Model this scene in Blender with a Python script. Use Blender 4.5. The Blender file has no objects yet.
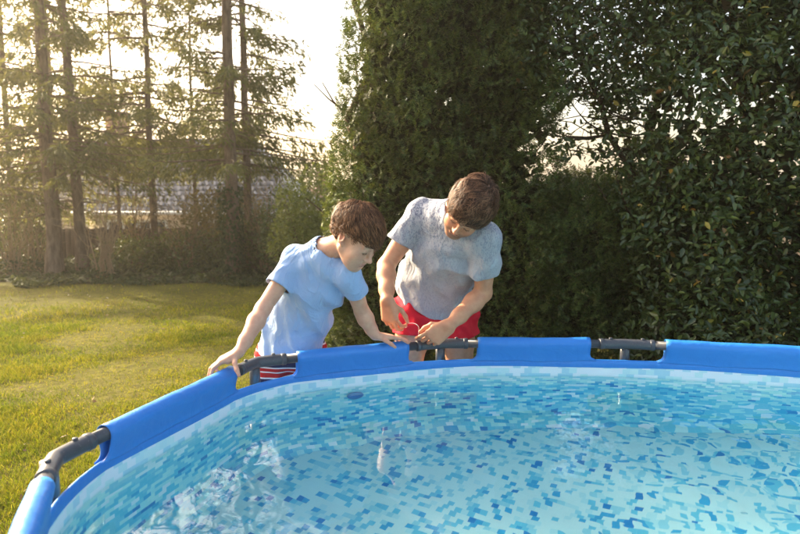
import bpy, math, random
import numpy as np
from mathutils import Vector, Matrix

# ------------------------------------------------------------------ camera, sky, sun, exposure
SC = bpy.context.scene
COL = SC.collection
CAM_Z = 1.45
F_PX = 600.0 / 800.0            # focal length in picture widths
PITCH = math.atan(77 / 600)
cam_d = bpy.data.cameras.new('camera')
cam_d.sensor_width = 36.0
cam_d.lens = 36.0 * F_PX
cam_d.clip_start = 0.05
cam_d.clip_end = 2000
cam = bpy.data.objects.new('camera', cam_d)
COL.objects.link(cam)
cam.location = (0, 0, CAM_Z)
cam.rotation_euler = (math.pi / 2 - PITCH, 0, 0)
cam_d.dof.use_dof = True
cam_d.dof.focus_distance = 2.6
cam_d.dof.aperture_fstop = 3.2
SC.camera = cam

SUN_AZ = math.radians(-54)      # left of the view direction
SUN_EL = math.radians(27)
wd = bpy.data.worlds.new('World')
SC.world = wd
wd.use_nodes = True
nt = wd.node_tree
bg = nt.nodes['Background']
sky = nt.nodes.new('ShaderNodeTexSky')
sky.sky_type = 'NISHITA'
sky.sun_disc = False
sky.sun_elevation = SUN_EL
sky.sun_rotation = SUN_AZ
sky.air_density = 1.0
sky.dust_density = 6.0
sky.ozone_density = 1.0
tint = nt.nodes.new('ShaderNodeMix')          # hazy spring air: the whole sky a little warmer than clean blue
tint.data_type = 'RGBA'
tint.blend_type = 'MULTIPLY'
tint.inputs[0].default_value = 1.0
tint.inputs[7].default_value = (1.08, 0.99, 0.86, 1)
nt.links.new(sky.outputs['Color'], tint.inputs[6])
nt.links.new(tint.outputs[2], bg.inputs['Color'])
bg.inputs['Strength'].default_value = 0.15
sun_d = bpy.data.lights.new('sun', 'SUN')
sun_d.energy = 3.9
sun_d.angle = math.radians(0.9)
sun_d.color = (1.0, 0.84, 0.60)
sun = bpy.data.objects.new('sun', sun_d)
COL.objects.link(sun)
SUN_DIR = Vector((math.sin(SUN_AZ) * math.cos(SUN_EL), math.cos(SUN_AZ) * math.cos(SUN_EL), math.sin(SUN_EL)))
sun.rotation_euler = SUN_DIR.to_track_quat('Z', 'Y').to_euler()
sun.location = SUN_DIR * 40
SC.view_settings.view_transform = 'Standard'
SC.view_settings.look = 'None'
SC.view_settings.gamma = 1.0
SC.view_settings.use_curve_mapping = False
SC.view_settings.exposure = 1.9
SC.cycles.use_denoising = True
SC.cycles.max_bounces = 10
SC.cycles.transmission_bounces = 8
SC.cycles.transparent_max_bounces = 8
SC.cycles.diffuse_bounces = 3
SC.cycles.sample_clamp_indirect = 6.0
SC.cycles.blur_glossy = 0.6
random.seed(7)
RNG = np.random.default_rng(7)


# ------------------------------------------------------------------ helpers
def at(px, py, Y):
    """point of the place at depth Y that the photograph's pixel (800 x 534) looks at"""
    u = (px - 400) / 600.0
    v = (267 - py) / 600.0
    c, s = math.cos(PITCH), math.sin(PITCH)
    d = np.array([u, c + v * s, v * c - s])
    return np.array([0, 0, CAM_Z]) + d * (Y / d[1])


def tag(o, label=None, cat=None, group=None, kind=None):
    if label: o['label'] = label
    if cat: o['category'] = cat
    if group: o['group'] = group
    if kind: o['kind'] = kind
    return o


def empty(name, loc=(0, 0, 0), parent=None):
    o = bpy.data.objects.new(name, None)
    COL.objects.link(o)
    o.location = [float(a) for a in loc]
    o.empty_display_size = 0.1
    o.parent = parent
    return o


def nmesh(name, verts, faces, mat=None, smooth=False):
    """mesh data from numpy arrays; faces = array (n,3|4) or list of such arrays"""
    me = bpy.data.meshes.new(name)
    verts = np.asarray(verts, dtype=np.float32)
    if not isinstance(faces, (list, tuple)):
        faces = [faces]
    faces = [np.asarray(f, dtype=np.int32) for f in faces if len(f)]
    nl = sum(f.size for f in faces)
    npoly = sum(len(f) for f in faces)
    me.vertices.add(len(verts))
    me.vertices.foreach_set('co', verts.ravel())
    me.loops.add(nl)
    me.loops.foreach_set('vertex_index', np.concatenate([f.ravel() for f in faces]))
    me.polygons.add(npoly)
    sizes = np.concatenate([np.full(len(f), f.shape[1], dtype=np.int32) for f in faces])
    starts = np.concatenate([[0], np.cumsum(sizes)[:-1]]).astype(np.int32)
    me.polygons.foreach_set('loop_start', starts)
    me.polygons.foreach_set('loop_total', sizes)
    if smooth:
        me.polygons.foreach_set('use_smooth', np.ones(npoly, dtype=bool))
    me.update(calc_edges=True)
    me.validate()
    if mat is not None:
        me.materials.append(mat)
    return me


def nobj(name, verts, faces, mat=None, parent=None, smooth=False, world=True):
    """mesh object; vertices given in world space when world is set"""
    verts = np.asarray(verts, dtype=np.float64)
    if parent is not None and world:
        verts = verts - np.array(parent_loc(parent))
    o = bpy.data.objects.new(name, nmesh(name, verts, faces, mat, smooth))
    COL.objects.link(o)
    o.parent = parent
    return o


def parent_loc(p):
    l = np.zeros(3)
    while p is not None:
        l += np.array(p.location)
        p = p.parent
    return l


def rebase(o, loc):
    """put a top-level mesh object's origin at loc without moving it"""
    loc = np.array(loc, dtype=float)
    o.data.transform(Matrix.Translation(Vector((-loc).tolist())))
    o.location = Vector(loc.tolist())
    return o


class MB:
    """collects quads / tris of several simple shapes into one mesh"""
    def __init__(s):
        s.v, s.q, s.t, s.n = [], [], [], 0

    def add(s, v, q=None, t=None):
        v = np.asarray(v, dtype=float)
        s.v.append(v)
        if q is not None and len(q): s.q.append(np.asarray(q) + s.n)
        if t is not None and len(t): s.t.append(np.asarray(t) + s.n)
        s.n += len(v)

    def box(s, c, size, R=None):
        h = np.array(size) / 2
        v = np.array([[x, y, z] for x in (-1, 1) for y in (-1, 1) for z in (-1, 1)]) * h
        if R is not None: v = v @ np.array(R).T
        s.add(v + np.array(c), [[0, 1, 3, 2], [4, 6, 7, 5], [0, 4, 5, 1], [2, 3, 7, 6], [0, 2, 6, 4], [1, 5, 7, 3]])

    def tube(s, pts, rad, n=10, cap=True):
        pts = np.asarray(pts, dtype=float)
        rad = np.broadcast_to(np.asarray(rad, dtype=float), (len(pts),))
        t = np.gradient(pts, axis=0)
        t /= np.linalg.norm(t, axis=1, keepdims=True) + 1e-12
        ref = np.array([0, 0, 1.0]) if abs(t[0][2]) < 0.9 else np.array([1.0, 0, 0])
        V = []
        a = np.arange(n) * 2 * np.pi / n
        for i in range(len(pts)):
            u = np.cross(t[i], ref); u /= np.linalg.norm(u) + 1e-12
            w = np.cross(u, t[i]); ref = w
            V.append(pts[i] + rad[i] * (np.cos(a)[:, None] * u + np.sin(a)[:, None] * w))
        V = np.concatenate(V)
        q = []
        for i in range(len(pts) - 1):
            for k in range(n):
                q.append([i * n + k, i * n + (k + 1) % n, (i + 1) * n + (k + 1) % n, (i + 1) * n + k])
        tt = []
        if cap:
            m = len(V)
            V = np.concatenate([V, [pts[0], pts[-1]]])
            for k in range(n):
                tt.append([m, (k + 1) % n, k])
                b = (len(pts) - 1) * n
                tt.append([m + 1, b + k, b + (k + 1) % n])
        s.add(V, q, tt)

    def build(s, name, mat, parent=None, smooth=False):
        f = []
        if s.q: f.append(np.concatenate(s.q))
        if s.t: f.append(np.concatenate(s.t))
        return nobj(name, np.concatenate(s.v), f, mat, parent, smooth)


def unit(a):
    a = np.asarray(a, dtype=float)
    return a / (np.linalg.norm(a, axis=-1, keepdims=True) + 1e-12)


_SN = np.random.default_rng(3)
_SD = [(_SN.normal(size=3), _SN.uniform(0, 6.28)) for _ in range(40)]


def snoise(p, freq=1.0, off=0, n=6):
    """cheap smooth noise, about -1..1: a sum of randomly directed sines"""
    p = np.asarray(p)
    r = np.zeros(p.shape[:-1])
    for i in range(n):
        d, ph = _SD[(i + off) % 40]
        r += np.sin((p @ d) * freq + ph + 1.7 * np.sin((p @ _SD[(i + off + 11) % 40][0]) * freq * 0.6))
    return r / (n ** 0.5 * 1.2)


# ------------------------------------------------------------------ materials
MATS = {}


class NT:
    def __init__(s, name):
        s.m = bpy.data.materials.new(name)
        s.m.use_nodes = True
        s.t = s.m.node_tree
        s.t.nodes.clear()
        s.out = s.n('ShaderNodeOutputMaterial')

    def n(s, typ, **kw):
        nd = s.t.nodes.new(typ)
        for k, v in kw.items():
            if k.startswith('i_'):
                nd.inputs[int(k[2:]) if k[2:].isdigit() else k[2:].replace('_', ' ')].default_value = v
            else:
                setattr(nd, k, v)
        return nd

    def l(s, a, b):
        s.t.links.new(a, b)

    def math(s, op, a, b=None, c=None, clamp=False):
        nd = s.n('ShaderNodeMath', operation=op, use_clamp=clamp)
        for i, x in enumerate((a, b, c)):
            if x is None: continue
            if hasattr(x, 'links'): s.l(x, nd.inputs[i])
            else: nd.inputs[i].default_value = x
        return nd.outputs[0]

    def mix(s, f, a, b):
        nd = s.n('ShaderNodeMix', data_type='RGBA')
        for i, x in ((0, f), (6, a), (7, b)):
            if hasattr(x, 'links'): s.l(x, nd.inputs[i])
            else: nd.inputs[i].default_value = (*x, 1) if isinstance(x, tuple) and len(x) == 3 else x
        return nd.outputs[2]

    def ramp(s, f, stops, interp='LINEAR'):
        nd = s.n('ShaderNodeValToRGB')
        nd.color_ramp.interpolation = interp
        e = nd.color_ramp.elements
        while len(e) < len(stops): e.new(0.5)
        for i, (p, c) in enumerate(stops):
            e[i].position = p
            e[i].color = (*c, 1) if len(c) == 3 else c
        s.l(f, nd.inputs[0])
        return nd.outputs[0]

    def noise(s, scale, detail=3, rough=0.5, vec=None, dist=0.0):
        nd = s.n('ShaderNodeTexNoise')
        nd.inputs['Scale'].default_value = scale
        nd.inputs['Detail'].default_value = detail
        nd.inputs['Roughness'].default_value = rough
        nd.inputs['Distortion'].default_value = dist
        if vec is not None: s.l(vec, nd.inputs['Vector'])
        return nd.outputs['Fac']

    def obj(s):
        return s.n('ShaderNodeTexCoord').outputs['Object']

    def pos(s):
        return s.n('ShaderNodeNewGeometry').outputs['Position']

    def mapv(s, vec, scale=(1, 1, 1), rot=(0, 0, 0), loc=(0, 0, 0)):
        nd = s.n('ShaderNodeMapping')
        nd.inputs['Scale'].default_value = scale
        nd.inputs['Rotation'].default_value = rot
        nd.inputs['Location'].default_value = loc
        s.l(vec, nd.inputs['Vector'])
        return nd.outputs[0]

    def bump(s, h, strength=0.3, dist=0.01):
        nd = s.n('ShaderNodeBump')
        nd.inputs['Strength'].default_value = strength
        nd.inputs['Distance'].default_value = dist
        s.l(h, nd.inputs['Height'])
        return nd.outputs[0]

    def bsdf(s, color, rough=0.6, spec=0.5, normal=None, **kw):
        nd = s.n('ShaderNodeBsdfPrincipled')
        for k, v in (('Base Color', color), ('Roughness', rough), ('Specular IOR Level', spec), ('Normal', normal)):
            if v is None: continue
            if hasattr(v, 'links'): s.l(v, nd.inputs[k])
            else: nd.inputs[k].default_value = (*v, 1) if isinstance(v, tuple) else v
        for k, v in kw.items():
            nd.inputs[k.replace('_', ' ')].default_value = v
        return nd.outputs[0]

    def done(s, shader):
        s.l(shader, s.out.inputs['Surface'])
        MATS[s.m.name] = s.m
        return s.m


def plain(name, col, rough=0.6, spec=0.5, var=0.15, scale=8.0, bump=0.0, bscale=40.0, **kw):
    t = NT(name)
    p = t.obj()
    f = t.noise(scale, 4, 0.6, p)
    c = t.mix(f, tuple(a * (1 - var) for a in col), tuple(min(1, a * (1 + var)) for a in col))
    nm = t.bump(t.noise(bscale, 4, 0.6, p), bump, 0.01) if bump else None
    return t.done(t.bsdf(c, rough, spec, nm, **kw))


def leafmat(name, stops, rough=0.45, trans=0.3, tcol=(0.25, 0.30, 0.04), spec=0.5, patch=0.0):
    """leaf: colour varies from leaf to leaf; some light passes through"""
    t = NT(name)
    g = t.n('ShaderNodeNewGeometry')
    r = g.outputs['Random Per Island']
    c = t.ramp(r, stops)
    if patch:
        f = t.noise(2.2, 2, 0.5, g.outputs['Position'])
        f = t.math('MULTIPLY_ADD', f, 2 * patch, 1 - patch)
        mm = t.n('ShaderNodeMix', data_type='RGBA', blend_type='MULTIPLY')
        mm.inputs[0].default_value = 1.0
        t.l(c, mm.inputs[6]); t.l(f, mm.inputs[7])
        c = mm.outputs[2]
    a = t.bsdf(c, rough, spec)
    b = t.n('ShaderNodeBsdfTranslucent')
    t.l(t.mix(0.5, c, tcol), b.inputs[0])
    m = t.n('ShaderNodeMixShader')
    m.inputs[0].default_value = trans
    t.l(a, m.inputs[1]); t.l(b.outputs[0], m.inputs[2])
    return t.done(m.outputs[0])

# ------------------------------------------------------------------ ground, lawn
def ground_z(x, y):
    x = np.asarray(x, float); y = np.asarray(y, float)
    s = np.clip((y - 11.5) / 7.0, 0, 1)
    s = s * s * (3 - 2 * s)
    z = -1.7 * s + 0.012 * snoise(np.stack([x, y, 0 * x], -1), 1.3, 2) * np.clip(y - 4.2, 0, 1)
    return z


def m_ground():
    t = NT('lawn_soil')
    p = t.pos()
    n1 = t.noise(1.1, 4, 0.6, p)
    n2 = t.noise(14, 5, 0.65, p)
    n3 = t.noise(90, 3, 0.6, p)
    c = t.ramp(n1, [(0.3, (0.09, 0.095, 0.010)), (0.55, (0.18, 0.165, 0.014)), (0.75, (0.23, 0.19, 0.02))])
    c = t.mix(t.ramp(n2, [(0.35, (0, 0, 0)), (0.62, (1, 1, 1))]), c, (0.085, 0.078, 0.012))
    c = t.mix(t.ramp(n3, [(0.4, (0, 0, 0)), (0.75, (0.7, 0.7, 0.7))]), c, (0.035, 0.030, 0.012))
    s = t.n('ShaderNodeSeparateXYZ'); t.l(p, s.inputs[0])
    far = t.ramp(t.math('MULTIPLY_ADD', s.outputs[1], 0.1, t.math('MULTIPLY_ADD', n1, 0.06, -0.03)), [(0.925, (0, 0, 0)), (0.945, (1, 1, 1))])
    c = t.mix(far, c, (0.045, 0.032, 0.016))
    nm = t.bump(t.math('ADD', n2, t.math('MULTIPLY', n3, 0.5)), 0.8, 0.03)
    return t.done(t.bsdf(c, 0.95, 0.1, nm))


def build_ground():
    ax = np.concatenate([np.linspace(-170, -30, 10)[:-1], np.linspace(-30, 30, 121), np.linspace(30, 170, 10)[1:]])
    ay = np.concatenate([np.linspace(-60, -12, 6)[:-1], np.linspace(-12, 34, 121), np.linspace(34, 260, 12)[1:]])
    X, Y = np.meshgrid(ax, ay)
    Z = ground_z(X, Y)
    v = np.stack([X, Y, Z], -1).reshape(-1, 3)
    w = len(ax)
    i, j = np.meshgrid(np.arange(len(ay) - 1), np.arange(w - 1), indexing='ij')
    a = (i * w + j).ravel()
    f = np.stack([a, a + 1, a + w + 1, a + w], 1)
    tag(nobj('ground', v, f, m_ground(), smooth=True), kind='structure')


def blades(P, length, width, lean, seed):
    """grass blades: bent two-segment slivers"""
    r = np.random.default_rng(seed)
    n = len(P)
    a = r.uniform(0, 2 * np.pi, n)
    side = np.stack([np.cos(a), np.sin(a), 0 * a], 1)
    b = r.uniform(0, 2 * np.pi, n)
    ln = lean * r.uniform(0.3, 1.2, n)
    d = np.stack([np.cos(b) * ln, np.sin(b) * ln, 0 * b], 1)
    L = (length * r.uniform(0.5, 1.3, n))[:, None]
    W = np.asarray(width).reshape(-1, 1) * 0.5 * np.ones((n, 1))
    up = np.array([0, 0, 1.0])
    m = P + (up * 0.62 + d * 0.35) * L
    tip = P + (up * 0.85 + d * 1.0) * L
    v = np.stack([P - side * W, P + side * W, m + side * W * 0.7, m - side * W * 0.7, tip], 1).reshape(-1, 3)
    k = np.arange(n)[:, None] * 5
    q = k + np.array([[0, 1, 2, 3]])
    t = k + np.array([[3, 2, 4]])
    return v, [q, t]


def build_grass():
    r = np.random.default_rng(11)
    pts = []
    # density follows the distance to where one stands
    n = 285000
    u = r.random(n)
    y = 1.0 / (1 / 1.15 - u * (1 / 1.15 - 1 / 9.7))
    y = 0.45 * y + 0.55 * (1.1 + 8.6 * r.random(n) ** 1.2)
    x = -0.95 * y - 0.5 + r.random(n) ** 0.85 * (0.95 * y + 1.2)
    P = np.stack([x, y, ground_z(x, y)], 1)
    keep = ~inside_outline(P[:, :2], 0.03)
    g = snoise(np.stack([x, y, 0 * x], -1), 2.2, 5) + 0.6 * snoise(np.stack([x, y, 0 * x], -1), 7.0, 9)
    keep &= r.random(n) < np.clip(0.62 + 0.45 * g, 0.12, 1)
    keep &= (y < 9.25 + 0.3 * snoise(np.stack([x, y, 0 * x], -1), 1.6, 4))
    P = P[keep]; g = g[keep]
    h = (0.024 + 0.013 * np.clip(g, -0.6, 1.3)) * (1 + 0.05 * P[:, 1])
    w = 0.0018 + 0.00062 * P[:, 1]
    v, f = blades(P, h, w, 1.1, 12)
    t = NT('grass_blade')
    geo = t.n('ShaderNodeNewGeometry')
    c = t.ramp(geo.outputs['Random Per Island'], [(0.0, (0.11, 0.155, 0.008)), (0.45, (0.22, 0.245, 0.011)), (0.8, (0.32, 0.30, 0.015)), (1.0, (0.38, 0.31, 0.05))])
    f2 = t.ramp(t.noise(1.4, 4, 0.6, geo.outputs['Position']), [(0.3, (0.55, 0.72, 0.5)), (0.7, (1.25, 1.1, 1.0))])
    mm = t.n('ShaderNodeMix', data_type='RGBA', blend_type='MULTIPLY'); mm.inputs[0].default_value = 1
    t.l(c, mm.inputs[6]); t.l(f2, mm.inputs[7])
    a = t.bsdf(mm.outputs[2], 0.75, 0.1)
    b = t.n('ShaderNodeBsdfTranslucent'); t.l(mm.outputs[2], b.inputs[0])
    ms = t.n('ShaderNodeMixShader'); ms.inputs[0].default_value = 0.45
    t.l(a, ms.inputs[1]); t.l(b.outputs[0], ms.inputs[2])
    o = nobj('lawn_grass', v, f, t.done(ms.outputs[0]))
    tag(o, 'short mossy yellow green lawn grass', 'grass', kind='stuff')
    # small fallen leaves and bits on the lawn
    n = 210
    y = 1.4 + 7.6 * r.random(n); x = -0.72 * y + r.random(n) * (0.72 * y - 0.1)
    ok = ~inside_outline(np.stack([x, y], 1), 0.1)
    x, y = x[ok], y[ok]; n = len(x)
    c = np.stack([x, y, ground_z(x, y) + 0.022], 1)
    e1 = unit(r.normal(size=(n, 3)) * [1, 1, 0.3]); e2 = unit(np.cross(e1, unit(r.normal(size=(n, 3)) * 0.5 + [0, 0, 1])))
    L = r.uniform(0.008, 0.024, (n, 1)); W = L * r.uniform(0.3, 0.6, (n, 1))
    v = np.stack([c - e1 * L, c - e2 * W, c + e1 * L, c + e2 * W + [0, 0, 0.004]], 1).reshape(-1, 3)
    q = np.arange(n)[:, None] * 4 + np.array([[0, 1, 2, 3]])
    o = nobj('fallen_leaves', v, q, leafmat('dry_leaf', [(0, (0.10, 0.05, 0.02)), (0.5, (0.25, 0.15, 0.07)), (1, (0.5, 0.42, 0.3))], 0.7, 0.1, (0.3, 0.15, 0.05)))
    tag(o, 'small dry fallen leaves scattered over the lawn', 'leaves', kind='stuff')


# ------------------------------------------------------------------ the pool
RIM_Z = 0.76
WATER_Z = 0.612
TUBE_R = 0.028
GAP = 0.165                       # half length of the open stretch at each corner


def rim_point(px, py):
    c, s = math.cos(PITCH), math.sin(PITCH)
    u = (px - 400) / 600.0; v = (267 - py) / 600.0
    d = np.array([u, c + v * s, v * c - s])
    k = (RIM_Z - CAM_Z) / d[2]
    return d[:2] * k


def pool_corners():
    J = [rim_point(53, 459), rim_point(256, 362), rim_point(441, 343.5), rim_point(626, 344)]
    L = 0.5 * (np.linalg.norm(J[2] - J[1]) + np.linalg.norm(J[3] - J[2]))

    def step(p, deg, l=L):
        return p + l * np.array([math.cos(math.radians(deg)), math.sin(math.radians(deg))])
    J.append(step(J[3], -12, L * 1.13))
    J.append(step(J[4], -38))
    J.append(step(J[5], -80))
    J0 = step(J[0], 112 + 180, L * 0.95)
    a, b = J[6], J0
    # near side, behind and below the lens: an even curve from J[6] round to J0
    mid = [a + np.array([-0.25, -0.75]), None, None]
    m1 = a + 0.80 * np.array([math.cos(math.radians(-122)), math.sin(math.radians(-122))])
    m3 = b + 0.80 * np.array([math.cos(math.radians(-38)), math.sin(math.radians(-38))])
    m2 = 0.5 * (m1 + m3) + np.array([0, -0.22])
    return [J0] + J + [m1, m2, m3]


CORN = np.array(pool_corners())
NC = len(CORN)


def make_outline(inset=0.0, rc=0.16, per=18):
    """rounded polygon through the pool corners, moved inwards by inset"""
    pts, seg = [], []
    for i in range(NC):
        p0, p1, p2 = CORN[i - 1], CORN[i], CORN[(i + 1) % NC]
        d0 = unit(p1 - p0); d1 = unit(p2 - p1)
        a, b = p1 - d0 * rc, p1 + d1 * rc
        for k in range(9):                 # quadratic bend round the corner
            t = k / 8
            pts.append((1 - t) ** 2 * a + 2 * t * (1 - t) * (p1 * 0.55 + 0.45 * (a + b) / 2) + t * t * b)
        e = p2 - d1 * rc
        for k in range(1, per):
            pts.append(b + (e - b) * k / per)
    pts = np.array(pts)
    t = unit(np.roll(pts, -1, 0) - np.roll(pts, 1, 0))
    nrm = np.stack([t[:, 1], -t[:, 0]], 1)        # inwards (corners run clockwise)
    return pts + nrm * inset, nrm


OUT, OUTN = make_outline()


def inside_outline(P, grow=0.0):
    poly = OUT - OUTN * grow
    x, y = P[:, 0], P[:, 1]
    r = np.zeros(len(P), bool)
    j = len(poly) - 1
    for i in range(len(poly)):
        xi, yi = poly[i]; xj, yj = poly[j]
        c = ((yi > y) != (yj > y))
        if yi != yj:
            r ^= c & (x < (xj - xi) * (y - yi) / (yj - yi) + xi)
        j = i
    return r


def tile_print(t, uv, size, off, dens, cols, clump=0.25):
    """printed mosaic: each cell picks its own blue. dens may be a socket"""
    s = t.n('ShaderNodeSeparateXYZ'); t.l(uv, s.inputs[0])
    u = t.math('DIVIDE', s.outputs[0], size[0])
    v = t.math('DIVIDE', s.outputs[1], size[1])
    row = t.math('FLOOR', v)
    u = t.math('ADD', u, t.math('MULTIPLY', t.math('MODULO', t.math('ABSOLUTE', row), 2.0), off))
    colm = t.math('FLOOR', u)
    c = t.n('ShaderNodeCombineXYZ'); t.l(colm, c.inputs[0]); t.l(row, c.inputs[1])
    wn = t.n('ShaderNodeTexWhiteNoise', noise_dimensions='2D'); t.l(c.outputs[0], wn.inputs['Vector'])
    c2 = t.n('ShaderNodeVectorMath', operation='MULTIPLY'); t.l(c.outputs[0], c2.inputs[0]); c2.inputs[1].default_value = (0.16, 0.16, 0.16)
    cl = t.noise(1.0, 2, 0.5, c2.outputs[0])
    val = t.math('ADD', wn.outputs['Value'], t.math('MULTIPLY', t.math('SUBTRACT', cl, 0.5), clump * 2))
    val = t.math('ADD', val, dens)
    col = t.ramp(val, cols, 'CONSTANT')
    # faint welded grid lines between the printed tiles
    fu = t.math('FRACT', u); fv = t.math('FRACT', v)
    e = t.math('MINIMUM', t.math('MINIMUM', fu, t.math('SUBTRACT', 1.0, fu)), t.math('MINIMUM', fv, t.math('SUBTRACT', 1.0, fv)))
    g = t.math('LESS_THAN', e, 0.025)
    return t.mix(t.math('MULTIPLY', g, 0.12), col, (0.75, 0.90, 0.95))


def m_liner(name, wall):
    t = NT(name)
    uv = t.n('ShaderNodeUVMap').outputs[0]
    W = (0.66, 0.78, 0.88); P = (0.43, 0.74, 0.79); P2 = (0.35, 0.70, 0.78); M = (0.11, 0.52, 0.72); D = (0.035, 0.36, 0.65); DD = (0.015, 0.22, 0.55)
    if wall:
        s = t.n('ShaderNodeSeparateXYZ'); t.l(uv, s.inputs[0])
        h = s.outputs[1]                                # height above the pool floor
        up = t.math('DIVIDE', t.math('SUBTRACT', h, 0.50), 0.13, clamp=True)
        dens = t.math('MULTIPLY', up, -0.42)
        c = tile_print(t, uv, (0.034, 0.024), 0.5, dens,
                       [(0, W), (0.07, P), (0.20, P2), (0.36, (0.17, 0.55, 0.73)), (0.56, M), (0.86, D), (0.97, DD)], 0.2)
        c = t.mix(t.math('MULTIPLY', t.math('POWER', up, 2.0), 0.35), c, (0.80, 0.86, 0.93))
    else:
        uvr = t.mapv(uv, rot=(0, 0, math.radians(27)))
        c = tile_print(t, uvr, (0.0245, 0.0245), 0.5, 0.0,
                       [(0, P), (0.54, P2), (0.64, (0.23, 0.62, 0.75)), (0.75, M), (0.90, D), (0.99, DD)], 0.28)
    nm = t.bump(t.noise(9, 3, 0.5, t.pos()), 0.25, 0.01)
    return t.done(t.bsdf(c, 0.35, 0.35, nm))


def set_uv(o, uvs):
    me = o.data
    li = np.empty(len(me.loops), dtype=np.int32)
    me.loops.foreach_get('vertex_index', li)
    ly = me.uv_layers.new(name='UVMap')
    ly.data.foreach_set('uv', np.asarray(uvs, dtype=np.float32)[li].ravel())


def strip(rows, closed=True):
    """quads between successive rows of n points"""
    n = len(rows[0]); m = len(rows)
    q = []
    for i in range(m - 1):
        k = np.arange(n if closed else n - 1)
        k2 = (k + 1) % n
        q.append(np.stack([i * n + k, i * n + k2, (i + 1) * n + k2, (i + 1) * n + k], 1))
    return np.concatenate([np.asarray(r) for r in rows]), np.concatenate(q)


def ring(inset, z, P=None, N=None):
    p = OUT + OUTN * inset
    zz = np.broadcast_to(np.asarray(z, float), (len(p),))
    return np.column_stack([p, zz])


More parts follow.
